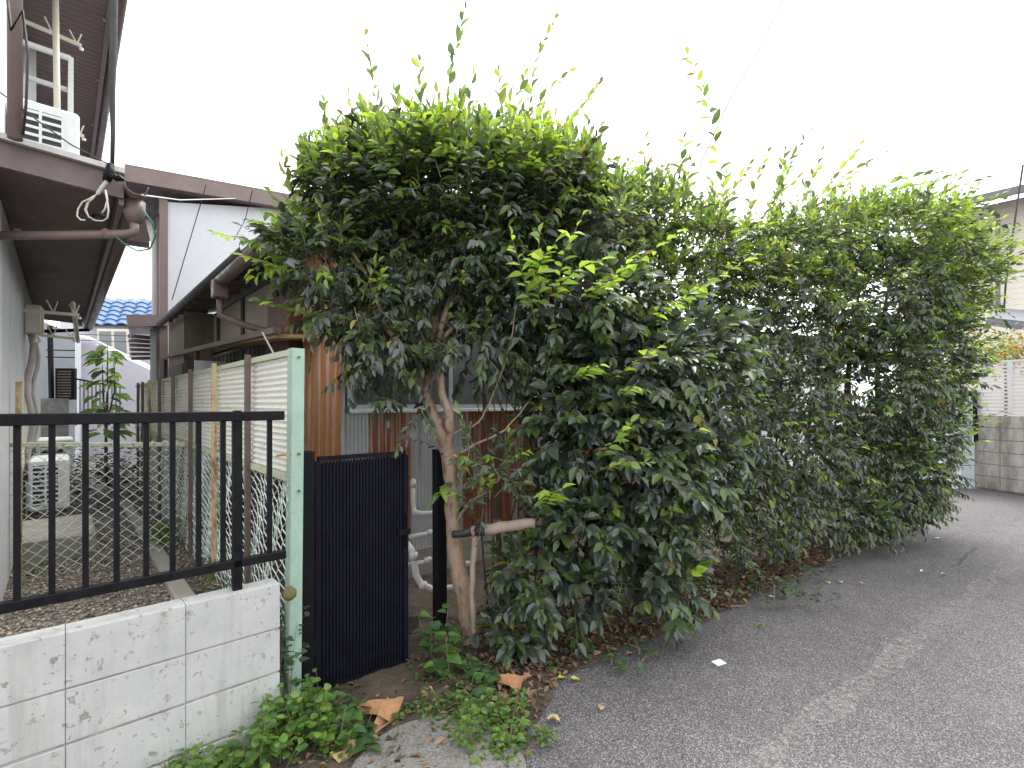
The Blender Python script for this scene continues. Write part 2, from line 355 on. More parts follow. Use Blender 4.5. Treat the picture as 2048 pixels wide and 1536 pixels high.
def raw_mesh(name, v, tri, col, mat_, parent=None):
    loc = np.array(WL[parent.name]) if parent else np.zeros(3)
    me = bpy.data.meshes.new(name); n, t = len(v), len(tri)
    me.vertices.add(n); me.vertices.foreach_set('co', (v - loc).astype(np.float32).ravel())
    me.loops.add(t * 3); me.loops.foreach_set('vertex_index', tri.astype(np.int32).ravel())
    me.polygons.add(t); me.polygons.foreach_set('loop_start', np.arange(0, t * 3, 3, dtype=np.int32))
    at = me.attributes.new('tint', 'FLOAT_COLOR', 'POINT')
    at.data.foreach_set('color', np.concatenate([col, np.ones((n, 1))], 1).astype(np.float32).ravel())
    me.materials.append(mat_); me.update(calc_edges=True)
    o = bpy.data.objects.new(name, me); COL.objects.link(o); o.parent = parent; WL[o.name] = Vector(loc); return o
pts = []
for i in range(11000):
    a = random.uniform(-1.6, .0); b = random.uniform(.0, 4.2) if i < 9000 else random.uniform(4, 8)
    pts.append(tuple(F(a, b, .252 + .008 * random.random())))
g = scatter_stones('gravel', pts, .008, .021, [(.30, .26, .21), (.21, .18, .15), (.40, .37, .32), (.15, .13, .11), (.33, .25, .18)], '', '')
tag(g, 'grey brown gravel covering the narrow side yard', 'gravel', kind='stuff')

# ---------------------------------------------------------------- white block wall and black railing
WT, WB0, WB1, WA = .733, -.115, -.015, -.1035
bw = thing('block_wall', F(-1, -.06, 0), 'low white painted concrete block wall under the black railing', 'wall')
m = MB(); m.fbox(-3.4, WA - .006, WB0 + .006, WB1 - .006, -.05, WT - .012); m.build('mortar_core', M['mortar'], bw)
zs = [WT, .529, .329, .127, -.075]
for r in range(4):
    z1, z0 = zs[r], zs[r + 1]; h = z1 - z0 - (.010 if r else .005); L = .363
    me = boxmesh('block', L - .0015, WB1 - WB0, h, M['white_block'], .0035)
    for j in range(9):
        a = WA - L * (j + .5)
        put('block', me, bw, F(a, (WB0 + WB1) / 2 + random.uniform(-.0018, .0018), z0 + .003 + h / 2 + (.004 if r else 0)), QF)
rl = thing('railing', F(-.8, -.06, WT), 'black metal railing with thin upright bars on the white block wall', 'railing')
bc = -.065
def zat(x, y, b=-.065): a = ax(x, b); return CAMH - (y - HOR) / FPX * F(a, b, 0).y
aend = ax(566, bc)
m = MB(); m.bar(F(-3.2, bc, 1.492), F(aend, bc, 1.490), .052, .042); m.build('top_rail', M['black'], rl, bevel=.003)
m = MB(); m.bar(F(-3.2, bc, .855), F(aend + .01, bc, .846), .036, .036); m.build('bottom_rail', M['black'], rl, bevel=.003)
for x in (34, 104, 171, 233, 292, 345, 397, 446, 539):
    a = ax(x, bc); m = MB(); m.bar(F(a, bc, .865), F(a, bc, 1.475), .019, .019); m.build('baluster', M['black'], rl)
for k in range(1, 7):
    a = ax(34, bc) - .118 * k; m = MB(); m.bar(F(a, bc, .87), F(a, bc, 1.475), .019, .019); m.build('baluster', M['black'], rl)
for a in (ax(474, bc), ax(474, bc) - 1.5):
    m = MB(); m.bar(F(a, bc, WT - .02), F(a, bc, 1.47), .036, .036); p = m.build('post', M['black'], rl, bevel=.002)
    m = MB(); m.bar(F(a - .012, bc, 1.492), F(a + .012, bc, 1.492), .056, .047); m.build('joint_sleeve', M['black'], rl, bevel=.002)

# ---------------------------------------------------------------- corrugated fence with chain link skirt
def chain(origin, ud, width, z0, z1f, pitch, amp, rad, nd):
    """woven wire: every wire zigzags, neighbours hook into each other"""
    m = MB(); n = int(width / (pitch / 2))
    for i in range(n):
        x0 = i * pitch / 2; top = z1f(x0); k = int((top - z0) / (pitch * .46)) + 1; pts = []
        for j in range(k + 1):
            z = min(top, z0 + j * pitch * .46)
            x = x0 + (pitch * .27 if (j + i) % 2 else -pitch * .27)
            w = amp * math.sin(x * 6.3 + z * 5) + amp * .6 * math.sin(x * 17 + z * 9 + 1)
            dz = .012 * math.sin(x * 7 + 2) * (1 if j < k else 0)
            pts.append(origin + ud * x + nd * (w + (.003 if j % 2 else -.003)) + UP * (z + dz))
        m.tube(pts, rad, 3, cap=False)
    return m
fe = thing('corrugated_fence', F(0, 0, 0), 'fence of wavy off-white corrugated panels over chain link with pale green end post', 'fence')
FT, FB, FEND = 1.795, 1.178, 6.95
m = MB(); m.bar(F(-.002, .0, -.02), F(.020, .012, 1.815), .058, .005, V); m.bar(F(-.032, .030, -.02), F(-.010, .042, 1.815), .005, .055, V)
ep = m.build('end_post', M['green'], fe); tag(ep, 'pale green steel end post of the corrugated fence')
for zz in (1.77, 1.30, 1.12):
    m = MB(); c = F(.018, .004, zz); m.tube([c, c - V * .012], .006, 8); m.build('bolt', M['brown_post'], ep)
m = MB(); m.bar(F(0, .02, 1.30), F(-.09, -.02, 1.30), .008, .008); m.bar(F(.0, .02, 1.25), F(0, .02, 1.34), .02, .006); tag(m.build('rusty_hook', M['rust_mid'], ep), 'rusty red hook')
m = MB(); m.bar(F(0, .03, FT), F(0, FEND, FT), .028, .030); m.build('top_rail', M['yellow_rail'], fe)
m = MB(); m.bar(F(0, .03, FB), F(0, FEND, FB), .034, .034); m.build('bottom_rail', M['yellow_rail'], fe)
px = [495, 428, 381, 346, 319, 299, 285, 276]
bs = [bx(x, -.03) for x in px]
kinds = ['brown_post', 'rust_post', 'brown_post', 'brown_post', 'brown_post', 'rust_post', 'brown_post', 'brown_post']
for b, k in zip(bs, kinds):
    if b > FEND: continue
    m = MB(); m.bar(F(-.03, b, .2), F(-.03, b, 1.83), .028, .030); m.build('post', M[k], fe, bevel=.002)
bb = [.05] + [b for b in bs if b < FEND] + [FEND]
for b0, b1 in zip(bb, bb[1:]):
    if b1 - b0 < .1: continue
    m = MB(); m.corr(F(0.005, b0 + .004, FB + .012), UP, V, U, FT - FB - .02, b1 - b0 - .008, .0315, .0075, 8, rows=max(2, int((b1 - b0) * 8)), wob=.006)
    m.build('corrugated_panel', M['panel'], fe, smooth=True)
m = chain(F(-.004, .05, 0), V, FEND - .1, .20, lambda x: FB - .02, .078, .014, .0036, U); m.build('chain_link_mesh', M['wire'], fe)
m = chain(F(.06, 1.7, 0), V, 3.0, .18, lambda x: FB - .05, .078, .03, .0036, U); m.build('chain_link_mesh', M['wire'], fe)
# cross fence of the yard
cf = thing('chain_link_fence', F(-.6, 2.62, .25), 'sagging chain link fence with pale yellow top rail across the gravel yard', 'fence')
cb = 2.60; ca = ax(-30, cb)
m = MB(); m.bar(F(ca - .2, cb, 1.262), F(-.05, cb, 1.19), .03, .034); m.build('top_rail', M['yellow_rail'], cf, bevel=.002)
for k in range(9):
    a = -.13 - k * .14; t = (a + .05) / (ca - .15); m = MB(); m.tube([F(a, cb - .017, 1.19 + .072 * t), F(a, cb - .024, 1.19 + .072 * t)], .005, 6); m.build('bolt', M['rubber'], cf)
m = chain(F(ca - .2, cb - .01, 0), U, -.05 - ca + .2, .24, lambda x: 1.225, .088, .014, .0042, V); m.build('chain_link_mesh', M['wire'], cf)
pa = -1.07; m = MB(); m.bar(F(pa, cb - .03, .2), F(pa, cb - .03, 1.70), .034, .034); tag(m.build('post', M['rust_post'], cf, bevel=.002), 'rusty yellow post')
tag(MB().fbox(-.30, -.19, .28, 5.6, .22, .305).build('concrete_kerb', M['concrete'], bevel=.008), 'low concrete kerb running along the foot of the corrugated fence', 'kerb')
tag(MB().fbox(-1.12, -.62, 3.0, 3.95, .2, .46).build('doorstep', M['concrete'], bevel=.02), 'grey concrete doorstep slab behind the chain link fence', 'doorstep')

# ---------------------------------------------------------------- gate and its posts
gh, gr = G(632, 1400), P(812, 1340, 2.91)
H0 = Vector((-1.012, 2.60, 0)); H1 = Vector((-.622, 2.905, 0)); gd = (H1 - H0).normalized(); gn = Vector((gd.y, -gd.x, 0)); gw = (H1 - H0).length
gt = thing('gate', H0, 'narrow black ribbed metal gate standing beside the tree trunk', 'gate')
GZ0, GZ1 = .045, 1.245
m = MB(); m.bar(H0 + UP * GZ0, H0 + UP * GZ1, .03, .03, gd); m.bar(H1 + UP * GZ0, H1 + UP * GZ1, .03, .03, gd)
m.bar(H0 + UP * (GZ1 + .012), H1 + UP * (GZ1 + .012), .034, .022); m.bar(H0 + UP * (GZ0 + .09) + gd * .016, H1 + UP * (GZ0 + .09) - gd * .016, .012, .03); m.build('frame', M['gate_black'], gt, bevel=.002)
m = MB(); m.bar(H0 + UP * .647 + gd * .016 - gn * .001, H1 + UP * .647 + gd * -.016 - gn * .001, .004, 1.17); m.build('backing_sheet', M['gate_black'], gt)
ns = 25
for i in range(ns):
    q = H0 + gd * (.03 + (gw - .06) * i / (ns - 1)) + gn * .005
    m = MB(); m.bar(q + UP * (GZ0 + .0), q + UP * (GZ1 - .002), .009, .012, gd); m.build('slat', M['gate_black'], gt)
m = MB(); m.bar(H1 + UP * .72 + gn * .012, H1 + UP * .91 + gn * .012, .05, .012, gd); la = m.build('latch', M['black'], gt, bevel=.002)
m = MB(); m.bar(H1 + UP * .805 + gn * .025 - gd * .05, H1 + UP * .805 + gn * .025 + gd * .02, .014, .03); m.build('lever', M['black'], la)
for zz in (1.12, .25):
    m = MB(); m.tube([H0 + UP * zz - gd * .018 + gn * .01, H0 + UP * (zz + .09) - gd * .018 + gn * .01], .011, 8); m.build('hinge', M['black'], gt)
q = H0 - gd * .052; tag(MB().bar(q - UP * .1, q + UP * 1.30, .062, .062, gd).build('gate_post', M['black'], bevel=.004), 'square black gate post beside the pale green fence post', 'gate post')
q = P(880, 1270, 3.32); q.z = -.05; tag(MB().bar(q, Vector((q.x - .005, q.y, 1.24)), .072, .072, gd).build('gate_post', M['black'], bevel=.004), 'square black gate post partly hidden behind the leaning tree trunk', 'gate post')

# ---------------------------------------------------------------- old rusty house
oh = thing('old_house', F(2.8, 3.5, 0), 'old single storey house with rusted corrugated walls behind the shrubs', 'house')
FBq, CA = 1.28, .79
m = MB(); m.fbox(CA + .03, 5.0, FBq + .03, 7.0, -.05, 2.85); m.build('wall_core', M['wood_dark'], oh)
SILL = 1.487
def fsheet(x0, x1, z0, z1, mk, a_abs=False, off=0.0):
    a0, a1 = (x0, x1) if a_abs else (ax(x0, FBq), ax(x1, FBq))
    m = MB(); m.corr(F(a0, FBq - off, z0), U, UP, -V, a1 - a0, z1 - z0, .032, .0075, 6, rows=2)
    return m.build('corrugated_sheet', M[mk], oh, smooth=True)
xs = [(690, 736, 'rust_low'), (736, 820, 'rust_mid'), (820, 925, 'rust_low'), (925, 1000, 'rust_red'), (1000, 1075, 'rust_red')]
for i, (x0, x1, k) in enumerate(xs): fsheet(x0, x1 + 2, .28, SILL - .02, k, off=.003 * (i % 2))
aw0, aw1 = ax(694, FBq), ax(1072, FBq)
fsheet(aw1 + .004, 3.7, .28, 2.85, 'rust_low', True); fsheet(3.7, 5.0, .28, 2.85, 'rust_mid', True, .003)
fsheet(CA + .01, aw1, 2.42, 2.85, 'rust_low', True)
m = MB(); m.fbox(CA + .02, 5.0, FBq - .03, FBq + .03, -.05, .28); m.build('foundation', M['concrete'], oh)
w = MB().fbox(aw0, aw1, FBq - .03, FBq + .02, SILL - .022, SILL + .006).build('window_sill', M['white_metal'], oh, bevel=.003)
m = MB()
for a in (aw0 + .02, (aw0 + aw1) / 2 - .06, aw1 - .02): m.fbox(a - .018, a + .018, FBq - .012, FBq + .02, SILL + .01, 2.40)
m.fbox(aw0, aw1, FBq - .014, FBq + .02, SILL + .006, SILL + .045); m.fbox(aw0, aw1, FBq - .014, FBq + .02, 2.38, 2.42)
wf = m.build('window_frame', M['siding'], oh)
mid = (aw0 + aw1) / 2 - .06
for a0, a1 in ((aw0 + .04, mid - .02), (mid + .02, aw1 - .04)):
    MB().fbox(a0, a1, FBq + .004, FBq + .012, SILL + .046, 2.378).build('pane', M['glass_frost'], wf)
# side wall towards the corrugated fence: broad orange ribs at the corner, timber behind
def broad(b0, b1, z0, z1, mk):
    m = MB(); L = b1 - b0; n = int(L / .105); prof = [(0, 0), (.055, 0), (.062, .016), (.08, .016), (.087, 0)]
    ss = [(k * .105 + x, y) for k in range(n + 1) for x, y in prof if k * .105 + x < L] + [(L, 0)]
    base = len(m.v)
    for x, y in ss: m.v += [F(CA - y, b0 + x, z0), F(CA - y, b0 + x, z1)]
    for i in range(len(ss) - 1): m.f.append((2 * i, 2 * i + 1, 2 * i + 3, 2 * i + 2))
    return m.build('ribbed_sheet', M[mk], oh)
broad(FBq + .01, FBq + .42, .05, 2.85, 'rust_side'); broad(FBq + .42, FBq + .86, .05, 2.85, 'rust_side')
MB().bar(F(CA - .004, FBq - .004, .05), F(CA - .004, FBq - .004, 2.85), .03, .03, U).build('corner_trim', M['rust_low'], oh)
bv = bx(588, CA - .02); m = MB(); vz = CAMH + .138 * F(CA, bv, 0).y
vt = MB().fbox(CA - .035, CA - .018, bv - .10, bv + .10, vz - .11, vz + .11).build('vent_cover', M['pipe_white'], oh, bevel=.004)
for k in range(7): MB().fbox(CA - .042, CA - .036, bv - .08, bv + .08, vz - .085 + k * .026, vz - .073 + k * .026).build('louver', M['siding'], vt)
b0w = FBq + .88
MB().fbox(CA - .12, CA + .02, b0w, b0w + .62, 1.72, 2.55).build('shutter_box', worn('red_brown_shutter', (.12, .045, .035), (.17, .07, .05), .6, 6), oh, bevel=.004)
for k in range(4):                                                          # posts and plaster fields
    b = b0w + .7 + k * 1.25
    MB().fbox(CA - .03, CA + .03, b - .05, b + .05, .1, 2.8).build('timber_post', M['wood_dark'], oh)
    MB().fbox(CA - .008, CA + .025, b + .055, b + 1.195, 2.32, 2.80).build('plaster_panel', M['plaster'], oh)
    MB().fbox(CA - .012, CA + .02, b + .055, b + 1.195, .15, 1.40).build('board_panel', M['wood_grey'], oh)
    lw = MB().fbox(CA - .006, CA + .012, b + .055, b + 1.195, 1.42, 2.22).build('lattice_window', M['glass'], oh)
    for j in range(7):
        bq = b + .08 + j * .18; MB().fbox(CA - .024, CA - .006, bq - .012, bq + .012, 1.42, 2.22).build('lattice_bar', M['wood_grey'], lw)
    for zz in (1.44, 1.82, 2.20): MB().fbox(CA - .030, CA - .006, b + .055, b + 1.195, zz - .018, zz + .018).build('lattice_rail', M['wood_grey'], lw)
MB().fbox(.42, 1.6, 5.7, 7.02, .1, 2.82).build('wing_wall', M['wood_grey'], oh)
MB().fbox(.405, .42, 5.75, 6.95, .9, 2.1).build('wing_boards', M['wood_dark'], oh)
MB().fbox(CA - .05, CA + .02, b0w + .64, 5.69, 2.24, 2.33).build('wall_beam', M['wood_dark'], oh)
# roof
def slab(mb, a0, z0, a1, z1, b0, b1, t):
    mb.box8([F(a0, b0, z0), F(a1, b0, z1), F(a1, b1, z1), F(a0, b1, z0), F(a0, b0, z0 + t), F(a1, b0, z1 + t), F(a1, b1, z1 + t), F(a0, b1, z0 + t)]); return mb
rf = slab(MB(), .35, 2.84, 4.3, 4.12, 1.12, 7.1, .07).build('roof', M['roof_dark'], oh); slab(MB(), 4.301, 4.12, 5.4, 3.72, 1.12, 7.1, .07).build('roof', M['roof_dark'], oh)
for k in range(13): MB().bar(F(.37, 1.15 + k * .46, 2.80), F(.80, 1.15 + k * .46, 2.935), .04, .06).build('rafter', M['wood_dark'], rf)
MB().bar(F(.34, 1.10, 2.86), F(4.3, 1.10, 4.14), .03, .13).build('verge_board', M['brown_dark'], rf)
MB().bar(F(4.32, 1.06, 4.20), F(4.32, 7.1, 4.20), .22, .10).build('ridge_cap', M['roof_dark'], rf)
def gutter(p, q, r, mat_, name, parent):
    m = MB(); d = (q - p).normalized(); s = d.cross(UP).normalized(); n = 9; base = 0
    for e in (p, q):
        for k in range(n): t = math.pi * k / (n - 1); m.v.append(e + s * math.cos(t) * r - UP * math.sin(t) * r)
    for k in range(n - 1): m.f.append((k, k + 1, n + k + 1, n + k))
    return m.build(name, mat_, parent, smooth=True, solid=.004)
gutter(F(.30, 2.05, 2.83), F(.30, 7.1, 2.79), .055, M['roof_dark'], 'gutter', oh)
gb = bx(440, .28); gutter(F(.28, bx(520, .28), 2.74), F(.28, gb, 2.71), .06, M['brown'], 'gutter', oh)
hp = F(.28, gb, 2.66); m = MB(); m.bar(hp + UP * .06, hp - UP * .12, .13, .13, V); hd = m.build('rain_head', M['brown'], oh, bevel=.01)
m = MB(); m.tube([hp - UP * .1, hp - UP * .28, F(.45, gb - .1, 2.30), F(.70, gb - .42, 2.18), F(.73, gb - .46, 2.1), F(.73, gb - .46, 1.2)], .032, 10); m.build('downpipe', M['brown'], oh, smooth=True)
# little awning
b1, b2, b3 = bx(330, .42), bx(398, .42), bx(552, .42)
def zx(a, b, y): return CAMH - (y - HOR) / FPX * F(a, b, 0).y
za, zb, zc = zx(.42, b1, 718), zx(.42, b2, 697), zx(.42, b3, 676)
m = MB(); m.box8([F(.42, b3, zc), F(.77, b3, zc + .03), F(.77, b2, zb + .03), F(.42, b2, zb), F(.42, b3, zc + .03), F(.77, b3, zc + .06), F(.77, b2, zb + .06), F(.42, b2, zb + .03)])
aw = thing('awning', F(.6, b2, 1.8), 'sagging yellowed board awning over the old house window', 'awning'); m.build('yellow_board', M['wood_tan'], aw)
MB().bar(F(.40, b3 - .1, zc + .05), F(.40, b1, za + .03), .05, .05).build('front_pole', M['wood_grey'], aw)
MB().bar(F(.40, b2, zb - .02), F(.40, b2, .2), .05, .05, V).build('support_post', M['wood_dark'], aw)
MB().bar(F(.40, b1 - .2, za - .02), F(.40, b1 - .2, .2), .05, .05, V).build('support_post', M['wood_dark'], aw)
MB().bar(F(.5, b2 - .25, .2), F(.5, b2 - .25, 2.05), .34, .03, V).build('leaning_sheet', M['siding'], aw)
tag(MB().tube([P(525, 665, 3.6), P(550, 712, 3.3)], .006, 6).build('metal_rod', M['pipe_white']), 'thin grey rod leaning on top of the corrugated fence', 'rod')
# far wing of the old house
fw = thing('rear_wing', F(-.2, 8.2, 0), 'low brown eaved building at the far end of the passage', 'building')
c = P(255, 655, 8.2); c2 = P(330, 655, 8.6)
MB().bar(P(254, 641, 8.2), P(338, 641, 8.7), .05, .19).build('fascia', M['brown'], fw)
m = MB(); m.box8([P(254, 652, 8.25), P(336, 652, 8.7), P(318, 668, 10.4), P(262, 668, 10.2), P(254, 649, 8.25), P(336, 649, 8.7), P(318, 664, 10.4), P(262, 664, 10.2)]); m.build('soffit', M['brown_dark'], fw)
q0, q1 = P(300, 720, 8.8), P(352, 700, 9.0)
m = MB(); m.box8([Vector((q0.x, q0.y, 0)), Vector((q1.x, q1.y, 0)), Vector((q1.x - 1.2, q1.y + 1.5, 0)), Vector((q0.x - .5, q0.y + 1.6, 0)), Vector((q0.x, q0.y, 2.85)), Vector((q1.x, q1.y, 2.85)), Vector((q1.x - 1.2, q1.y + 1.5, 2.85)), Vector((q0.x - .5, q0.y + 1.6, 2.85))]); m.build('wall', M['siding'], fw)
for k in range(7): MB().tube([P(260, 672 + k * 7, 8.4), P(260, 672 + k * 7, 8.33)], .018, 8).build('round_tile_end', M['pipe_white'], fw)
m = MB()
for k in range(6): m.bar(P(262 + k * 1.5, 672 + k * 9, 8.5), P(300, 676 + k * 8, 8.9), .12, .055)
m.build('stacked_eave_tiles', M['brown_dark'], fw)
# ---------------------------------------------------------------- left house
lh = thing('left_house', F(-1.6, 4, 0), 'two storey house with dark brown corrugated eaves at the left edge', 'house')
WA1 = -1.13
MB().fbox(-4, WA1, 1.5, 8.4, .2, 2.84).build('lower_wall', M['siding'], lh)
for k in range(9):                                                       # siding pieces
    b = 1.9 + k * .70
    MB().fbox(WA1, WA1 + .012, b + .01, b + .69, .3, 2.80).build('siding_panel', M['siding'], lh)
MB().fbox(-4, WA1, 1.5, 7.4, 3.0, 5.25).build('upper_wall', M['upper_white'], lh)
# lower roof
rz = 2.86
lr = slab(MB(), -.57, rz, -3.5, rz + .16, 1.33, 8.3, .035).build('lower_roof', M['brown_dark'], lh)
m = MB(); m.corr(F(-.60, 1.33, rz - .03), V, (F(-1.14, 0, rz + .0) - F(-.60, 0, rz - .03)), -UP, 6.9, 1.0, .058, .008, 6); m.build('corrugated_soffit', M['brown_dark'], lr, smooth=True)
MB().bar(F(-.56, 1.30, rz - .01), F(-3.5, 1.30, rz + .15), .03, .15).build('verge_board', M['brown_dark'], lr)
MB().bar(F(-.56, 1.28, rz + .068), F(-3.5, 1.28, rz + .228), .06, .03).build('verge_flashing', M['pipe_white'], lr)
MB().fbox(-.585, -.56, 1.31, 8.3, rz - .12, rz + .0).build('fascia', M['brown'], lr)
gp, gq = F(-.505, 1.24, rz + .0), F(-.505, 8.25, rz - .06)
gutter(gp, gq, .06, M['brown'], 'gutter', lh)
m = MB(); s = F(-.505, 1.38, rz - .06); m.tube([s, s - UP * .07, s - UP * .13], [.058, .058, .036], 14); rh = m.build('rain_head', M['brown_light'], lh, smooth=True)
m = MB(); m.tube([s - UP * .12, s - UP * .19 , s - UP * .215 - U * .05, P(140, 470, 3.05), P(-60, 472, 2.95)], .026, 12); m.build('downpipe', M['brown_light'], lh, smooth=True)
for a in (214, 38): m = MB(); m.tube([P(a, 467, 3.06), P(a - 4, 467, 3.06)], .031, 12); m.build('pipe_clip', M['brown_light'], lh)
MB().bar(F(-.50, 8.2, rz - .12), F(-1.2, 8.2, rz - .22), .05, .05).build('far_bracket', M['black'], lh)
# upper eave
uz = 5.2
ur = slab(MB(), -.53, uz + .02, -4, uz + .5, 1.5, 8.6, .06).build('upper_roof', M['brown'], lh)
m = MB(); m.corr(F(-.53, 2.0, uz), V, F(-1.13, 0, uz + .0) - F(-.53, 0, uz), -UP, 6.5, 1.0, .085, .007, 6); m.build('corrugated_soffit', M['brown'], ur, smooth=True)
MB().fbox(-.53, -.49, 1.5, 8.6, uz - .06, uz + .12).build('fascia', M['brown'], ur)
gutter(F(-.44, 1.5, uz + .08), F(-.44, 8.6, uz + .06), .055, M['brown'], 'gutter', ur)
MB().fbox(-1.13, -1.09, 6.2, 7.4, 3.0, uz - .01).build('dark_corner_board', M['brown_dark'], lh)
for k in range(5): MB().tube([F(-.54, 2.4 + k * 1.2, uz - .02), F(-.54, 2.4 + k * 1.2, uz - .035)], .012, 8).build('screw_cap', M['pipe_white'], ur)
MB().tube([F(-1.02, 1.16, rz + .06), F(-1.02, 1.16, uz)], .031, 12).build('downpipe', M['brown_light'], lh, smooth=True)
MB().bar(F(-1.10, 2.6, 3.0), F(-1.10, 2.6, uz), .06, .05, V).build('white_conduit', M['white_metal'], lh)
MB().bar(F(-1.08, 4.6, 3.0), F(-1.08, 4.6, uz), .09, .05, V).build('window_jamb', M['white_metal'], lh)
# balcony frame on the small roof
bf = thing('balcony_frame', F(-.9, 3.6, 3.0), 'white metal window balcony frame above the rooftop air conditioner', 'balcony')
xa, xb = -1.10, -.78
for b in (3.3, 3.9):
    for a in (xa, xb): MB().bar(F(a, b, 3.0), F(a, b, 4.52), .035, .035, V).build('post', M['white_metal'], bf)
    MB().bar(F(xa, b, 4.54), F(xb, b, 4.54), .035, .035).build('rail', M['white_metal'], bf)
MB().bar(F(xb, 3.3, 4.54), F(xb, 3.9, 4.54), .035, .035).build('rail', M['white_metal'], bf)
tag(MB().tube([F(-.86, 3.05, 3.35), F(-.88, 3.15, 5.05)], .022, 10).build('laundry_pole', M['cream'], smooth=True), 'pale upright pole leaning beside the white balcony frame', 'pole')
def bracket(b, z, ln, label, tilt=.05):
    t = thing('laundry_bracket', F(WA1, b, z), label, 'bracket', 'laundry pole brackets on the left house')
    p, q = F(WA1, b, z), F(WA1 + ln, b - .02, z - tilt)
    MB().bar(p, q, .022, .030).build('arm', M['cream'], t, bevel=.002)
    for k, u_ in ((.55, .12), (.93, .10)):
        c = p.lerp(q, k); MB().tube([c, c + U * .03 + UP * u_], .006, 6).build('prong', M['cream'], t)
        MB().tube([c, c - U * .05 + UP * u_], .006, 6).build('prong', M['cream'], t)
    MB().tube([q - UP * .02, q - UP * .04], .016, 8).build('end_cap', M['white_metal'], t)
bracket(4.1, 2.42, .42, 'cream laundry pole bracket at the lower wall, upper of the two', .0)
bracket(5.1, 2.30, .40, 'cream laundry pole bracket at the lower wall, lower of the two', .02)
bracket(3.9, 4.18, .45, 'cream laundry pole bracket beside the white balcony frame')
bracket(3.4, 4.78, .42, 'cream laundry pole bracket at the top edge of the picture')
m = MB(); m.tube([F(-.76, 4.0, 2.52), F(-.70, 5.2, 2.26)], .020, 10); tag(m.build('laundry_pole', M['pipe_white'], smooth=True), 'grey laundry pole end resting on the lower wall brackets', 'pole')
mb_ = thing('meter_box', F(-1.06, 4.5, 2.3), 'beige electric meter box on the left house wall', 'meter box')
MB().fbox(-1.115, -.99, 4.35, 4.62, 2.24, 2.52).build('box', M['cream'], mb_, bevel=.01); MB().fbox(-.99, -.975, 4.37, 4.60, 2.26, 2.50).build('cover', M['cream'], mb_, bevel=.006)
MB().tube([F(-1.03, 4.4, 2.24), F(-1.0, 4.38, 2.16), F(-1.05, 4.36, 2.15)], .012, 8).build('cable', M['cream'], mb_)
# pipes on the wall
for i, (b, r, k, lab) in enumerate(((4.55, .026, 'insul', 'pinkish wrapped pipe running down the left house wall'), (6.1, .022, 'pipe_white', 'thin pale hose hanging on the left house wall'))):
    m = MB(); pts = [F(WA1 + .05 + .025 * math.sin(j * 1.3), b + .03 * math.sin(j * .9), 2.3 - j * .16) for j in range(13)]; m.tube(pts, r, 10)
    tag(m.build('wall_pipe', M[k], smooth=True), lab, 'pipe')
def aircon(base, along, out, w, d, h, label, name='air_conditioner'):
    t = thing(name, base, label, 'air conditioner')
    c = base + UP * (h / 2 + .03); m = MB(); x, y = along * w / 2, out * d / 2
    m.box8([c - x - y - UP * h / 2, c + x - y - UP * h / 2, c + x + y - UP * h / 2, c - x + y - UP * h / 2, c - x - y + UP * h / 2, c + x - y + UP * h / 2, c + x + y + UP * h / 2, c - x + y + UP * h / 2])
    m.build('casing', M['white_metal'], t, bevel=.018)
    f = c + y + out * .003; m = MB(); m.bar(f - along * w * .40 , f + along * w * .22, .004, h * .78); m.build('grille_opening', M['rubber'], t)
    for k in range(9):
        z = -h * .36 + k * h * .09; m = MB(); m.bar(f - along * w * .42 + UP * z + out * .006, f + along * w * .24 + UP * z + out * .006, .008, h * .032); m.build('grille_slat', M['white_metal'], t)
    for k in (-.42, -.09, .24): m = MB(); q = f + along * w * k + out * .007; m.bar(q - UP * h * .40, q + UP * h * .40, .008, .016, along); m.build('grille_upright', M['white_metal'], t)
    for k in (-.35, .35): m = MB(); m.bar(base + along * w * k - y + UP * .015, base + along * w * k + y + UP * .015, .05, .03); m.build('foot', M['rubber'], t)
    return t
aircon(F(-.92, 2.65, 3.06), U, -V, .36, .5, .60, 'white air conditioner unit standing on the small roof')
aircon(F(-.93, 4.5, .46), U, -V, .30, .62, .50, 'white air conditioner unit on the doorstep in the gravel yard')
aircon(F(-.90, 6.3, .26), U, -V, .34, .62, .80, 'dim air conditioner unit farther back along the left house wall')
# service cable
cb_ = thing('service_cable', P(222, 350, 2.9), 'thick black power cable dropping to the eave with looped wire ends', 'cable')
MB().tube([P(234, -260, 2.9), P(229, -60, 2.9), P(227, 90, 2.9), P(224, 180, 2.9), P(226, 260, 2.9), P(224, 350, 2.9)], [.019, .019, .019, .017, .012, .010], 10).build('cable', M['rubber'], cb_, smooth=True)
MB().tube([P(221, 328, 2.88), P(219, 345, 2.87), P(213, 362, 2.86)], [.016, .026, .02], 10).build('clamp', M['black'], cb_, smooth=True)
for k in range(3): MB().tube([P(226 + k * 7, 356 + k * 1, 2.87), P(230 + k * 7, 352 + k, 2.87)], .026 - .003 * k, 12).build('insulator', M['black'], cb_)
MB().tube([P(214, 362, 2.86), P(203, 376, 2.86), P(195, 388, 2.86)], .010, 8).build('connector', M['pipe_white'], cb_)
def loop(pts, r, mk): MB().tube([P(x, y, 2.86) for x, y in pts], r, 7).build('wire_end', M[mk], cb_, smooth=True)
loop([(195, 388), (180, 397), (165, 404), (156, 418), (154, 432), (162, 440), (170, 440)], .0042, 'cream')
loop([(190, 392), (178, 402), (172, 418), (176, 432), (190, 441), (205, 442), (215, 436), (217, 420), (215, 404), (211, 385)], .0045, 'pipe_white')
loop([(188, 396), (174, 406), (170, 420), (178, 436)], .0045, 'insul'); loop([(211, 380), (215, 400), (210, 418), (203, 428)], .005, 'pipe_white')
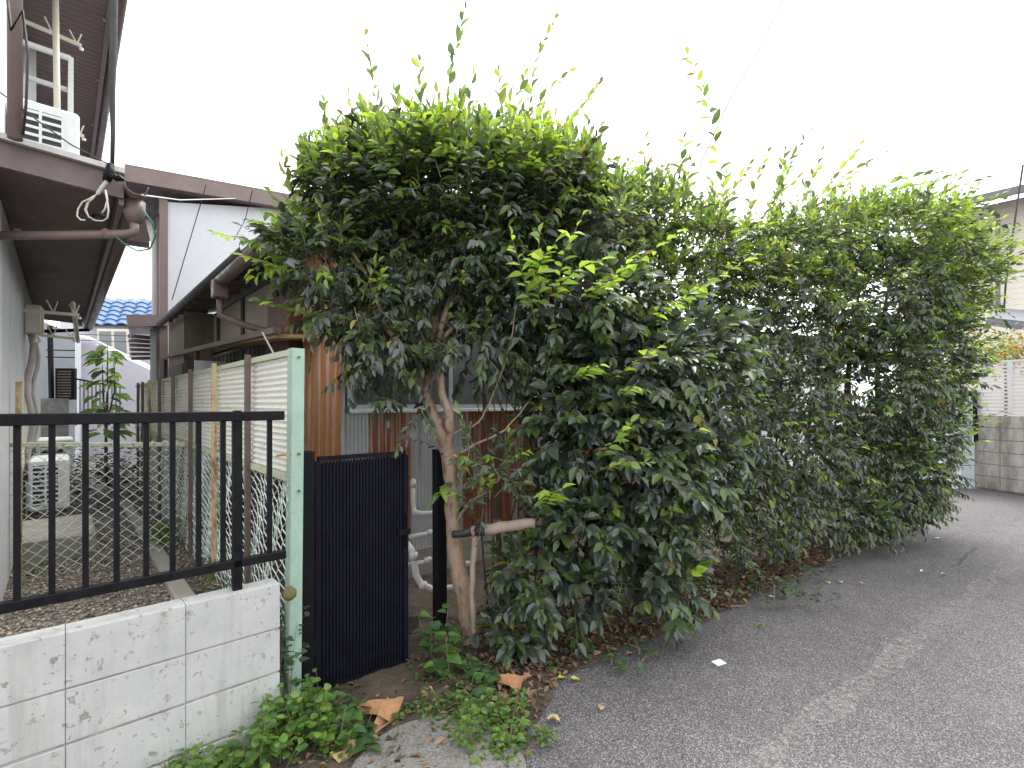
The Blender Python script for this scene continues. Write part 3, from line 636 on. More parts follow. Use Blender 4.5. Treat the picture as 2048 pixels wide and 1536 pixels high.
loop([(185, 432), (192, 427), (203, 430), (210, 437)], .012, 'black')
tag(MB().tube([P(283, 417, 2.75), P(305, 445, 2.8), P(311, 472, 2.85), P(300, 498, 2.9), P(275, 502, 2.95), P(252, 490, 3.0), P(232, 474, 3.0)], .0045, 6).build('green_wire', worn('green_wire', (.02, .16, .11), (.03, .2, .14), .5, 9), smooth=True), 'thin green wire looping below the eave rain head', 'wire')
tag(MB().tube([P(-20, 172, 2.6), P(30, 205, 2.6), P(80, 245, 2.62), P(140, 288, 2.66), P(185, 312, 2.72), P(222, 330, 2.88)], .004, 6).build('roof_wire', M['rubber'], smooth=True), 'thin black wire crossing in front of the rooftop air conditioner', 'wire')
tag(MB().tube([P(12, -30, 2.5), P(22, 60, 2.5), P(45, 20, 2.52), P(56, 110, 2.55), P(52, 210, 2.55), P(46, 270, 2.6)], .006, 6).build('wall_wire', M['rubber'], smooth=True), 'black wire dangling beside the brown downpipe', 'wire')

# ---------------------------------------------------------------- white house behind
wh = thing('white_house', P(340, 640, 9.0), 'white rendered house with brown verge behind the old house', 'house')
c0 = P(332, 0, 8.8); c0.z = 0; hd_ = Vector((.80, .60, 0)); hv = V.copy()
c1 = c0 + hd_ * 5.5
def zz_(y, Y): return CAMH - (y - HOR) / FPX * Y
def prism(mb, base, z0, z1s):
    n = len(base); mb.add([Vector((q.x, q.y, z0)) for q in base] + [Vector((q.x, q.y, z)) for q, z in zip(base, z1s)], [tuple(reversed(range(n))), tuple(range(n, 2 * n))] + [(i, (i + 1) % n, n + (i + 1) % n, n + i) for i in range(n)]); return mb
prism(MB(), [c0, c1, c1 + hv * 4, c0 + hv * 1.9], 0, [5.08, 6.0, 6.0, 5.08]).build('wall', M['plaster_white'], wh)
MB().bar(Vector((c0.x, c0.y, 0)) - hd_ * .04 - hv * .01, Vector((c0.x, c0.y, 5.1)) - hd_ * .04 - hv * .01, .12, .10, hv).build('corner_trim', M['brown_light'], wh)
l0, l1 = P(250, 342, 8.25), P(760, 432, 11.0)
m = MB(); m.bar(l0 + UP * -.05, l1 + UP * -.05, .05, .24); m.build('verge_board', M['brown_light'], wh)
vd = hv
m = MB(); e0, e1 = l0 + UP * -.16, l1 + UP * -.16
m.box8([e0, e1, e1 + vd * .95, e0 + vd * 2.6, e0 + UP * .28, e1 + UP * .28, e1 + vd * .95 + UP * .28, e0 + vd * 2.6 + UP * .28]); m.build('roof', M['brown'], wh)
m = MB(); q = c0 - hd_ * .62 + UP * 4.86; m.corr(q, hv, hd_ * .6, -UP, 2.2, 1, .12, .01, 6); m.build('eave_soffit', M['brown'], wh, smooth=True)
MB().bar(c0 - hd_ * .64 + UP * 4.84, c0 - hd_ * .64 + UP * 4.84 + hv * 2.2, .04, .14).build('eave_fascia', M['brown'], wh)
MB().bar(c0 - hd_ * .62 + UP * 4.84 + hv * 2.22, c0 + UP * 4.84 + hv * 2.22, .04, .14).build('eave_fascia', M['brown'], wh)
q = c0 - hd_ * .12 + hv * .3; MB().tube([q + UP * .3, q + UP * 4.3, q + UP * 4.5 - hd_ * .03, q + UP * 4.8 - hd_ * .1], .055, 10).build('downpipe', M['white_metal'], wh, smooth=True)
q = c0 - hd_ * .10 + hv * .08; MB().tube([q + UP * .3, q + UP * 4.84], .03, 10).build('downpipe', M['brown_light'], wh, smooth=True)
q = P(495, 444, 9.98); MB().tube([q, q - Vector((.3, 1, 0)).normalized() * .05], .085, 16).build('vent_hood', M['pipe_white'], wh)
tag(MB().tube([P(344, 600, 8.6), P(400, 412, 8.75), P(412, 370, 8.2)], .008, 6).build('stay_wire', M['rubber']), 'slanting dark wire across the left of the white house wall', 'wire')
tag(MB().tube([P(468, 480, 9.0), P(490, 440, 9.3), P(505, 380, 8.9)], .008, 6).build('stay_wire', M['rubber']), 'slanting dark wire beside the round vent of the white house', 'wire')
tag(MB().tube([P(284, 390, 3.0), P(360, 400, 5.0), P(470, 397, 8.5)], .006, 6).build('overhead_wire', M['pipe_white']), 'pale wire from the eave corner to the white house', 'wire')

# ---------------------------------------------------------------- houses at the far end of the passage
bh = thing('blue_tiled_house', P(250, 700, 14), 'distant house with shiny blue tiled roof beyond the passage', 'house')
p0, p1 = P(120, 800, 13.6), P(345, 800, 14.6)
prism(MB(), [Vector((p0.x, p0.y, 0)), Vector((p1.x, p1.y, 0)), Vector((p1.x - 2, p1.y + 4, 0)), Vector((p0.x - 2, p0.y + 4, 0))], 0, [3.82] * 4).build('wall', M['pale_wall'], bh)
rf0, rf1 = P(150, 648, 13.2), P(345, 648, 14.2); rdir = (rf1 - rf0).normalized(); up_ = Vector((-rdir.y * .82, rdir.x * .82, .58)).normalized()
nrm = rdir.cross(up_)
b_ = bmesh.new(); prof = [(0, .0), (.06, .035), (.13, .045), (.19, .02), (.24, -.012), (.30, -.012)]
rows = [[b_.verts.new((x, y, z + .0 if y == 0 else z - .03)) for x, z in prof] for y in (0, .30)]
lip = [b_.verts.new((x, 0, z - .035)) for x, z in prof]
for i in range(5): b_.faces.new((rows[0][i], rows[0][i + 1], rows[1][i + 1], rows[1][i])); b_.faces.new((lip[i], lip[i + 1], rows[0][i + 1], rows[0][i]))
tm = bpy.data.meshes.new('roof_tile'); b_.to_mesh(tm); b_.free(); tm.materials.append(M['blue_tile'])
rot = Matrix((rdir, up_, nrm)).transposed().to_quaternion()
rs = slab_ = MB().box8([rf0 - nrm * .1, rf1 - nrm * .1, rf1 + up_ * 1.6 - nrm * .1, rf0 + up_ * 1.6 - nrm * .1, rf0 - nrm * .06, rf1 - nrm * .06, rf1 + up_ * 1.6 - nrm * .06, rf0 + up_ * 1.6 - nrm * .06]).build('roof', M['slate'], bh)
nt_ = int((rf1 - rf0).length / .29)
for r in range(6):
    for c in range(nt_): put('roof_tile', tm, rs, rf0 + rdir * (c * .29) + up_ * (r * .265) + nrm * (.008 * 0), rot)
wq0, wq1 = P(208, 705, 13.4), P(246, 705, 13.55)
wz0, wz1 = zz_(705, 13.4), zz_(657, 13.4)
wd_ = (wq1 - wq0).normalized(); m = MB(); cpt = (wq0 + wq1) / 2; cpt.z = (wz0 + wz1) / 2 - .05
wn = m.bar(cpt - wd_ * .34, cpt + wd_ * .34, .05, .74).build('window', M['cream'], bh)
for s in (-.17, .16): c = cpt + wd_ * s - Vector((-wd_.y, wd_.x, 0)) * .03; MB().bar(c - wd_ * .13, c + wd_ * .13, .02, .6).build('pane', M['glass'], wn)
for yy in (672, 684): tag(MB().tube([P(150, yy - 4, 11), P(262, yy, 10.6)], .008, 5).build('overhead_wire', M['rubber']), 'thin dark wire crossing below the blue tiled roof, ' + ('upper' if yy == 672 else 'lower') + ' of two', 'wire')
th_ = thing('teal_roof_building', P(240, 640, 19), 'far building with a teal sheet roof showing above the blue tiles', 'building')
m = MB(); a_, b2_ = P(222, 604, 19), P(256, 604, 19); prism(MB(), [Vector((a_.x, 19, 0)), Vector((b2_.x + 1.5, 19, 0)), Vector((b2_.x + 1.5, 22, 0)), Vector((a_.x, 22, 0))], 0, [5.1] * 4).build('wall', M['plaster_white'], th_)
m = MB(); m.corr(Vector((a_.x - .1, 18.9, 5.05)), Vector((1, 0, 0)), Vector((0, 1.0, .55)), UP, .75, 1, .14, .02, 6); m.build('roof', M['teal'], th_)
ph = thing('pale_house', P(180, 760, 11.5), 'pale lilac plain wall of a house at the end of the gravel yard', 'house')
p0, p1 = P(150, 800, 11.4), P(300, 800, 12.2)
prism(MB(), [Vector((p0.x, p0.y, 0)), Vector((p1.x, p1.y, 0)), Vector((p1.x, p1.y + .4, 0)), Vector((p0.x, p0.y + .4, 0))], 0, [3.1, 2.35, 2.35, 3.1]).build('wall', M['pale_wall'], ph)
MB().bar(P(148, 671, 11.3), P(206, 690, 11.6), .1, .06).build('coping', M['pale_wall'], ph)
gh_ = thing('grey_house', P(110, 760, 10), 'blue grey house corner with dark shutter beyond the left house', 'house')
p0, p1 = P(50, 800, 9.7), P(150, 800, 10.2)
prism(MB(), [Vector((p0.x, p0.y, 0)), Vector((p1.x, p1.y, 0)), Vector((p1.x - 3, p1.y + 4, 0)), Vector((p0.x - 3, p0.y + 4, 0))], 0, [3.25, 2.95, 2.95, 3.25]).build('wall', M['grey_wall'], gh_)
MB().bar(P(100, 652, 9.7), P(103, 798, 9.7), .05, .07, Vector((0, 1, 0))).build('corner_pole', M['black'], gh_)
sh = MB().bar(P(130, 768, 9.85) - Vector((.17, 0, 0)), P(130, 768, 9.85) + Vector((.17, .05, 0)), .06, .62).build('shutter', M['black'], gh_)
for k in range(10): c = P(127, 743 + k * 5.5, 9.78); MB().bar(c - Vector((.11, 0, 0)), c + Vector((.11, .03, 0)), .03, .022).build('slat', M['brown_post'], sh)
MB().fbox(-1.1, -.75, 8.9, 9.3, .2, 1.62).build('low_wall', M['mortar'], gh_)
for yy in (700, 714): MB().tube([P(92, yy, 9.4), P(150, yy + 1, 9.8)], .012, 6).build('wall_bar', M['black'], gh_)
rk = thing('far_railing', P(200, 780, 9.6), 'thin dark railing far behind the young tree', 'railing')
MB().bar(P(148, 757, 9.5), P(250, 776, 9.8), .03, .03).build('top_rail', M['black'], rk)
for k in range(12): MB().bar(P(152 + k * 8, 758 + k * 1.5, 9.6), P(152 + k * 8, 830, 9.6), .012, .012, Vector((0, 1, 0))).build('baluster', M['black'], rk)

# ---------------------------------------------------------------- right side of the lane
w0, w1 = Vector((8.42, 9.06, 0)), Vector((9.35, 5.1, 0)); wdv = (w1 - w0).normalized(); wnv = Vector((wdv.y, -wdv.x, 0))
bwr = thing('concrete_block_wall', w0, 'weathered grey concrete block wall below the white louvered fence', 'wall')
Lw = (w1 - w0).length; MB().bar(w0 + UP * .65, w1 + UP * .65, .10, 1.28).build('mortar_core', M['mortar'], bwr)
qw = Matrix((wdv, Vector((-wdv.y, wdv.x, 0)), UP)).transposed().to_quaternion()
bm_ = boxmesh('block', .385, .13, .207, M['weather_block'], .006)
for r in range(6):
    for k in range(9):
        c = w0 + wdv * (.2 + k * .395); c.z = .03 + .108 + r * .2155; put('block', bm_, bwr, c, qw)
lv = thing('louvered_fence', w0 + UP * 1.33, 'white horizontal louver fence on top of the concrete block wall', 'fence')
for k in range(4):
    s = w0 + wdv * (.06 + .92 * k); e = w0 + wdv * (.06 + .92 * (k + 1))
    MB().bar(s + UP * 1.34, s + UP * 2.27, .06, .07, wdv).build('post', M['louver'], lv)
    for j in range(14): MB().bar(s + wdv * .03 + UP * (1.405 + j * .0635), e - wdv * .03 + UP * (1.405 + j * .0635), .014, .040).build('slat', M['louver'], lv)
    for z in (1.352, 2.26): MB().bar(s + wdv * .03 + UP * z, e - wdv * .03 + UP * z, .045, .035).build('rail', M['louver'], lv)
    b_s = s + wdv * .46 - Vector((wdv.y, -wdv.x, 0)) * -.02; MB().bar(b_s + UP * 1.37, b_s + UP * 2.24, .03, .06, wdv).build('mullion', M['louver'], lv)
gp_ = thing('gate_pillar', P(1920, 980, 9.2), 'white and pale grey stepped gate pillar at the lane corner', 'pillar')
def pbox(x0, x1, y0, y1, Y, dep, name, mk):
    a_, b_ = P(x0, y1, Y), P(x1, y0, Y); m = MB()
    m.box8([Vector((a_.x, Y, a_.z)), Vector((b_.x, Y, a_.z)), Vector((b_.x, Y + dep, a_.z)), Vector((a_.x, Y + dep, a_.z)), Vector((a_.x, Y, b_.z)), Vector((b_.x, Y, b_.z)), Vector((b_.x, Y + dep, b_.z)), Vector((a_.x, Y + dep, b_.z))])
    return m.build(name, M[mk], gp_, bevel=.006)
for i, (x0, x1, y0, y1, k) in enumerate(((1904, 1924, 885, 931, 'white_wall2'), (1925, 1950, 885, 931, 'grey_wall2'), (1904, 1924, 932, 978, 'white_wall2'), (1925, 1950, 932, 978, 'grey_wall2'), (1860, 1903, 900, 978, 'white_wall2'))):
    pbox(x0, x1, y0, y1, 9.0, .4, 'block', k)
for y0, y1 in ((794, 823), (824, 853), (854, 884)): pbox(1912, 1946, y0, y1, 9.15, .3, 'block', 'grey_wall2')
pbox(1860, 1911, 800, 884, 9.25, .3, 'block', 'white_wall2')
tag(MB().bar(P(1949, 780, 9.0), P(1952, 885, 9.0), .05, .05, Vector((0, 1, 0))).build('letter_post', M['black'], bevel=.004), 'slim black post between the white pillar and the louver fence', 'post')
tag(MB().bar(P(1895, 990, 8.9), P(2000, 1006, 8.0), .30, .05).build('kerb', M['concrete'], bevel=.01), 'pale concrete kerb at the foot of the lane corner wall', 'kerb')
be = thing('beige_house', P(2000, 700, 13), 'beige sided two storey house behind the right end of the hedge', 'house')
p0, p1 = P(1895, 800, 14.2), P(2260, 800, 11.8)
prism(MB(), [Vector((p0.x, p0.y, 0)), Vector((p1.x, p1.y, 0)), Vector((p1.x + 3, p1.y + 5, 0)), Vector((p0.x + 3, p0.y + 6, 0))], 0, [6.9, 6.95, 7.0, 6.9]).build('wall', M['beige'], be)
r0, r1 = P(1842, 424, 13.6), P(2300, 318, 11.2)
bk = Vector((.4, .9, 0)) * 5 + UP * 1.3
m = MB(); m.box8([r0, r1, r1 + bk, r0 + bk, r0 + UP * .1, r1 + UP * .1, r1 + bk + UP * .1, r0 + bk + UP * .1]); rfx = m.build('roof', M['slate'], be)
MB().bar(r0 - UP * .02, r1 - UP * .02, .12, .16).build('gutter', M['slate'], rfx)
q = P(1996, 430, 12.9); MB().tube([P(1972, 412, 12.8), P(1996, 432, 13.2), P(1996, 620, 13.2)], .05, 8).build('downpipe', M['slate'], be)
for k in range(30):
    z = 2.6 + k * .145; f0, f1 = Vector((p0.x, p0.y, z)), Vector((p1.x, p1.y, z)); MB().bar(f0 + Vector((-.02, -.02, 0)), f1 + Vector((-.02, -.02, 0)), .008, .141).build('siding_board', M['beige'], be)
cp = thing('carport', P(2020, 640, 10.5), 'dark grey carport roof above the louver fence', 'carport')
m = MB(); m.box8([P(1975, 640, 10.6), P(2200, 668, 9.4), P(2230, 640, 11), P(2000, 622, 12), P(1975, 634, 10.6), P(2200, 660, 9.4), P(2230, 634, 11), P(2000, 616, 12)]); m.build('roof_sheet', M['slate'], cp)
MB().bar(P(1972, 645, 10.55), P(2200, 674, 9.35), .06, .10).build('beam', M['slate'], cp)
q = P(2160, 700, 9.6); MB().bar(Vector((q.x, q.y, 0)), Vector((q.x, q.y, 2.9)), .1, .1, wdv).build('post', M['slate'], cp)
tag(MB().tube([P(2046, 330, 9.5), P(2030, 440, 9.5), P(2012, 560, 9.6), P(2008, 620, 9.7)], .016, 6).build('service_cable', M['rubber']), 'dark cable hanging in front of the beige house', 'cable')
tag(MB().tube([P(1575, -20, 12), P(1515, 105, 12), P(1462, 195, 12), P(1400, 330, 12.4)], .014, 6).build('overhead_wire', M['brown_post']), 'single thin wire slanting across the white sky', 'wire')
gw_ = thing('garden_house', Vector((5, 9.5, 0)), 'white rendered building glimpsed through gaps in the hedge', 'building')
prism(MB(), [Vector((2.9, 8.6, 0)), Vector((7.0, 10.6, 0)), Vector((6, 13, 0)), Vector((2, 11, 0))], 0, [2.75] * 4).build('wall', M['plaster_white'], gw_)
m = MB(); prism(m, [Vector((2.7, 8.3, 0)), Vector((7.3, 10.5, 0)), Vector((6, 13.3, 0)), Vector((1.8, 11.2, 0))], 2.76, [2.86] * 4).build('roof', M['roof_dark'], gw_)
wgl = MB().bar(Vector((4.4, 9.30, 1.5)), Vector((5.6, 9.885, 1.5)), .04, .9).build('window', M['brown_post'], gw_)
for t in (.25, .75): c = Vector((4.4 + 1.2 * t, 9.30 + .585 * t - .025, 1.5)); MB().bar(c - Vector((.24, .117, 0)), c + Vector((.24, .117, 0)), .02, .78).build('pane', M['glass'], wgl)
# pipes at the rusty wall
def pipe(pts, r, label, mk='pipe_white', elbows=()):
    t = thing('drain_pipe', pts[0] if isinstance(pts[0], Vector) else P(*pts[0]), label, 'pipe', 'pipes at the foot of the rusty wall')
    MB().tube([P(*q) for q in pts], r, 12).build('tube', M[mk], t, smooth=True)
    for q, d in elbows: c = P(*q); MB().tube([c - d * .025, c + d * .025], r * 1.25, 12).build('joint', M[mk], t, smooth=True)
X_ = Vector((1, 0, 0))
pipe([(826, 958, 4.0), (826, 1005, 4.0), (828, 1022, 3.98), (840, 1027, 3.96), (868, 1026, 3.9)], .019, 'grey pipe bending right near the top of the gate edge', elbows=(((826, 968, 4.0), UP), ((832, 1026, 3.98), X_)))
pipe([(812, 1076, 3.85), (868, 1064, 3.85)], .018, 'short straight grey pipe behind the gate latch', elbows=(((862, 1065, 3.85), X_),))
pipe([(812, 1130, 3.75), (850, 1124, 3.75), (862, 1116, 3.75)], .018, 'straight grey pipe end below the gate latch', elbows=(((856, 1121, 3.75), X_),))
pipe([(812, 1085, 3.6), (823, 1100, 3.55), (828, 1125, 3.55), (832, 1150, 3.55), (842, 1168, 3.55), (868, 1180, 3.55), (940, 1172, 3.55)], .024, 'thick ribbed grey hose curving down behind the gate', elbows=(((827, 1112, 3.55), UP), ((846, 1171, 3.55), X_)))
pipe([(925, 1128, 3.6), (940, 1127, 3.6)], .02, 'stub of grey pipe just right of the trunk')
pipe([(930, 1172, 3.5), (945, 1165, 3.5)], .018, 'low stub of grey pipe right of the trunk base')
# ---------------------------------------------------------------- leaves
def template(rows, fold=.14):
    v = [(0, 0, 0)]; t = []
    n = len(rows)
    for y, w in rows: v += [(-w, y, fold * w), (0, y, 0), (w, y, fold * w)]
    v.append((0, 1, 0)); tip = len(v) - 1
    t += [(0, 2, 1), (0, 3, 2)]
    for i in range(n - 1):
        a, b = 1 + 3 * i, 4 + 3 * i
        t += [(a, a + 1, b + 1), (a, b + 1, b), (a + 1, a + 2, b + 2), (a + 1, b + 2, b + 1)]
    e = 1 + 3 * (n - 1); t += [(e, e + 1, tip), (e + 1, e + 2, tip)]
    return np.array(v, float), np.array(t)
TPL = {'oval': template([(.20, .36), (.48, .5), (.78, .30)], .30),
       'heart': template([(.02, .40), (.30, .52), (.70, .28)], .22),
       'lobe': template([(.25, .30), (.55, .52), (.82, .40)], .20),
       'lance': template([(.2, .30), (.5, .42), (.8, .22)], .25)}
def orient(d, n):
    d = d / np.linalg.norm(d, axis=1, keepdims=True); n = n - d * (d * n).sum(1, keepdims=True)
    n = n / (np.linalg.norm(n, axis=1, keepdims=True) + 1e-9); x = np.cross(d, n); return np.stack([x, d, n], 2)
class Plant:
    def __init__(s, name, loc, label, cat, group=None, shape='oval', mat_='leaf'):
        s.root = thing(name, loc, label, cat, group); s.L = []; s.tw = MB(); s.shape = shape; s.mat = M[mat_]
    def leaf(s, p, d, n, ln, wd, tint, curl=.18): s.L.append((*p, *d, *n, ln, wd, *tint, curl))
DARK = [(.048, .064, .054), (.056, .075, .061), (.041, .056, .046), (.063, .088, .060)]
MID = [(.095, .155, .050), (.12, .19, .055), (.080, .132, .052)]
LIME = [(.27, .41, .065), (.32, .46, .075), (.23, .37, .065)]
YEL = [(.20, .28, .065), (.24, .32, .07)]
def rv(s=1.0): return Vector((random.gauss(0, s), random.gauss(0, s), random.gauss(0, s)))
def jit(c, k=.18): f = 1 + random.uniform(-k, k); return (c[0] * f * random.uniform(.92, 1.08), c[1] * f, c[2] * f * random.uniform(.9, 1.1))
def shoot(pl, pts, n, ll, ratio, tints, hang=0.0, out=None, twig=.0022, start=.15, leafn=None, jitter=.3, curl=.18, taper=True, spread=.85):
    """a twig with leaves set alternately along it"""
    pts = [Vector(q) for q in pts]; pl.tw.tube(pts, [twig * (1.3 - .9 * i / (len(pts) - 1)) for i in range(len(pts))], 3, cap=False)
    seg = [(b - a).length for a, b in zip(pts, pts[1:])]; tot = sum(seg) + 1e-6
    ph = random.uniform(0, 6.28)
    for i in range(n):
        t = (start + (1 - start) * (i + random.uniform(-.2, .2)) / max(1, n - 1)); t = min(1, max(.02, t)) * tot; k = 0
        while k < len(seg) - 1 and t > seg[k]: t -= seg[k]; k += 1
        p = pts[k].lerp(pts[k + 1], min(1, t / (seg[k] + 1e-9))); d = (pts[k + 1] - pts[k]).normalized()
        sd_ = d.cross(UP); sd_ = sd_.normalized() if sd_.length > .15 else Vector((math.cos(ph), math.sin(ph), 0))
        if d.z > .8: sd_ = Quaternion(d, ph * .3 + (i // 2) * 1.57) @ sd_
        sg = 1 if i % 2 else -1; last = i >= n - 1
        ld = d * (1.0 if last else .62 + (.85 - spread) * .9) + sd_ * (0 if last else sg * spread) + rv(jitter * .5) - UP * hang * random.uniform(.4, 1.2)
        nn = (UP * .8 if spread > .6 else UP * .25 + Vector((random.gauss(0, .5), -.5, 0))) + rv(jitter) + (out * .55 if out else Vector((0, -.15, 0))) + (d * -.2)
        f = (.62 + .5 * math.sin(math.pi * (.15 + .8 * i / max(1, n - 1)))) if taper else 1
        ln = ll * f * random.choice((random.uniform(.55, .9), random.uniform(.8, 1.2), random.uniform(.8, 1.2)))
        c = tints(i / max(1, n - 1)) if callable(tints) else random.choice(tints)
        if random.random() < .012: c = random.choice([(.38, .33, .05), (.24, .16, .06), (.30, .34, .07)])
        pl.leaf(p, ld, nn, ln, ln * ratio * random.uniform(.85, 1.15), jit(c), curl * random.uniform(.3, 1.6))
def clump(pl, cx, cy, rx, ry, Y, dr, n, ll, ratio=.46, spread=.85, young=.08, hang=.3, L=(.16, .30), top_young_glow=.45, rmin=.45, lift=.45, nl=(6, 10)):
    c = P(cx, cy, Y); rad = Vector((rx * Y / FPX, dr, ry * Y / FPX))
    for _ in range(n):
        o = rv(1).normalized()
        if o.y > .3 and random.random() < .45: o.y = -o.y
        r = rmin + (1 - rmin) * random.random() ** .6
        q = c + Vector((o.x * rad.x, o.y * rad.y, o.z * rad.z)) * r
        out = Vector((o.x / rad.x, o.y / rad.y, o.z / rad.z)).normalized()
        d = (out * .75 + UP * lift + rv(.35)).normalized(); ln = random.uniform(*L)
        if q.z + d.z * ln < .12: d.z = abs(d.z); q.z = max(q.z, .12)
        e = q + d * ln; mdl = q + d * ln * .5 + UP * .02 * ln
        e -= UP * hang * .25 * ln
        tp = max(0, o.z) ** 1.0 * r
        is_y = random.random() < young + top_young_glow * tp  # paler tops: new growth, plus bright sky glow put into leaf colour
        if is_y: tf = lambda t: random.choice(MID + YEL if t < .4 else (YEL + MID if random.random() < .5 else LIME))
        else: tf = lambda t: random.choice(DARK if random.random() < .80 - .3 * t else MID)
        shoot(pl, [q, mdl, e], random.randint(*nl), ll, ratio, tf, hang * (1.2 if o.z < .3 else .4), out, spread=spread if o.z < .35 else min(spread, .5))
SMALL = {}
def leafmesh(shape, tint, mat_, curl):
    k = (shape, tint, mat_.name, curl)
    if k not in SMALL:
        v, t = TPL[shape]; v = v.copy(); v[:, 2] -= curl * v[:, 1] ** 2
        me = bpy.data.meshes.new('leaf'); me.from_pydata([tuple(q) for q in v], [], [tuple(int(i) for i in q) for q in t])
        at = me.attributes.new('tint', 'FLOAT_COLOR', 'POINT')
        for i in range(len(v)): at.data[i].color = (*tint, 1)
        me.materials.append(mat_); SMALL[k] = me
    return SMALL[k]
PLANTS = []
def finish(plants, single=300):
    """the leaves that show largest become parts of their own, the rest one joined part"""
    ZB = {}
    arr = {}
    for pl in plants:
        A = np.array(pl.L); arr[pl] = A
        px = 1024 + FPX * A[:, 0] / A[:, 1]; py = HOR - FPX * (A[:, 2] + A[:, 5] * 0 - CAMH) / A[:, 1]
        pl.cell = list(zip((px // 9).astype(int), (py // 9).astype(int)))
        pl.inn = (px > 0) & (px < 2048) & (py > 0) & (py < 1536) & (A[:, 1] > .3)
        for c, y in zip(pl.cell, A[:, 1]):
            if y < ZB.get(c, 1e9): ZB[c] = y
    pal = [np.array(c) for c in DARK + MID + LIME + YEL]
    for pl in plants:
        A = arr[pl]; vis = np.array([A[i, 1] <= ZB[c] + .05 for i, c in enumerate(pl.cell)]) & pl.inn
        Rm = orient(A[:, 3:6], A[:, 6:9]); view = A[:, :3] - np.array([0, 0, CAMH]); view /= np.linalg.norm(view, axis=1, keepdims=True)
        face = np.abs((Rm[:, :, 2] * view).sum(1)) + .15
        score = np.where(vis, A[:, 9] / A[:, 1] * face, 0); order = np.argsort(-score)
        k = single if not hasattr(pl, 'single') else pl.single
        sel = [i for i in order[:k] if score[i] > .006]
        for i in sel:
            t = A[i, 11:14]; pt = min(pal, key=lambda c: float(((c - t) ** 2).sum())) if pl.shape == 'oval' and not hasattr(pl, 'keep') else t
            pt = tuple(float(round(x, 2 if x > .1 else 3)) for x in pt); curl = .1 if A[i, 14] < .2 else .3
            q = Matrix([list(map(float, r)) for r in Rm[i]]).to_quaternion()
            put('leaf', leafmesh(pl.shape, pt, pl.mat, curl), pl.root, A[i, :3], q, (A[i, 10], A[i, 9], A[i, 9]))
        keep = np.ones(len(A), bool); keep[sel] = False; B = A[keep]; Rk = Rm[keep]
        if len(B):
            v, t = TPL[pl.shape]; n = len(B)
            T = np.repeat(v[None], n, 0); T[..., 2] -= B[:, 14][:, None] * T[..., 1] ** 2
            T *= np.stack([B[:, 10], B[:, 9], B[:, 9]], 1)[:, None, :]
            Wv = np.einsum('nij,nkj->nki', Rk, T) + B[:, None, :3]
            tri = t[None] + (np.arange(n) * len(v))[:, None, None]
            tag(raw_mesh('foliage', Wv.reshape(-1, 3), tri.reshape(-1, 3), np.repeat(B[:, 11:14], len(v), 0), pl.mat, pl.root), kind='stuff')
        if pl.tw.v: tag(pl.tw.build('twigs', M['twig'], pl.root, solid=None), kind='stuff')
def limb(pl, pts, r, mat_='bark', name='branch', seg=9, parent=None, sub=4):
    """a limb through the given points, smoothed, with slight knots"""
    q = [P(*p) if len(p) == 3 and not isinstance(p, Vector) else Vector(p) for p in pts]; out = []; rr = []
    n = len(q)
    for i in range(n - 1):
        p0, p1, p2, p3 = q[max(i - 1, 0)], q[i], q[i + 1], q[min(i + 2, n - 1)]
        for k in range(sub):
            t = k / sub; out.append(.5 * ((2 * p1) + (p2 - p0) * t + (2 * p0 - 5 * p1 + 4 * p2 - p3) * t * t + (3 * p1 - p0 - 3 * p2 + p3) * t ** 3))
            rr.append((r[i] + (r[i + 1] - r[i]) * t) * random.uniform(.93, 1.09))
    out.append(q[-1]); rr.append(r[-1])
    out = [o + rv(.003) for o in out]
    m = MB(); m.tube(out, rr, seg); o = m.build(name, M[mat_], parent or pl.root, smooth=True); return o

# --- tree A: the trunk by the gate
A = Plant('broadleaf_tree', Vector((-.25, 3.15, 0)), 'evergreen tree with leaning tan trunk and dense clipped crown beside the black gate', 'tree')
tr = limb(A, [(952, 1315, 3.12), (940, 1255, 3.12), (925, 1175, 3.12), (911, 1100, 3.13), (905, 1030, 3.14), (902, 965, 3.15), (893, 895, 3.16), (876, 845, 3.18)], [.062, .054, .051, .049, .047, .045, .047, .046], name='trunk', seg=14, sub=6)
limb(A, [(880, 858, 3.17), (862, 820, 3.2), (846, 772, 3.25), (826, 729, 3.3), (823, 664, 3.4), (805, 560, 3.5), (770, 420, 3.5)], [.040, .034, .028, .024, .020, .016, .006])
limb(A, [(870, 840, 3.2), (856, 790, 3.25), (860, 720, 3.32), (871, 655, 3.4), (884, 540, 3.5), (900, 400, 3.6)], [.034, .028, .026, .022, .017, .006])
limb(A, [(893, 905, 3.15), (899, 865, 3.12), (897, 825, 3.12), (885, 790, 3.14), (880, 725, 3.2), (884, 650, 3.3), (930, 520, 3.4), (1000, 400, 3.5)], [.03, .028, .026, .025, .022, .020, .014, .005])
limb(A, [(826, 735, 3.3), (800, 690, 3.15), (778, 660, 3.1), (763, 620, 3.1), (740, 560, 3.1), (690, 480, 3.2)], [.018, .017, .016, .016, .013, .006])
limb(A, [(823, 690, 3.35), (770, 600, 3.3), (680, 560, 3.2), (590, 540, 3.2), (520, 520, 3.2)], [.014, .012, .010, .008, .004])
limb(A, [(884, 680, 3.3), (960, 600, 3.4), (1060, 520, 3.5), (1130, 420, 3.6)], [.016, .014, .011, .005])
limb(A, [(900, 870, 3.12), (955, 845, 3.15), (985, 790, 3.15), (1015, 700, 3.15), (1040, 560, 3.2)], [.007, .006, .006, .005, .003])
limb(A, [(907, 1060, 3.14), (935, 1010, 3.05), (975, 985, 3.0)], [.012, .008, .004])
limb(A, [(905, 920, 3.14), (950, 890, 3.1), (1010, 860, 3.1), (1060, 800, 3.2)], [.010, .008, .006, .003])
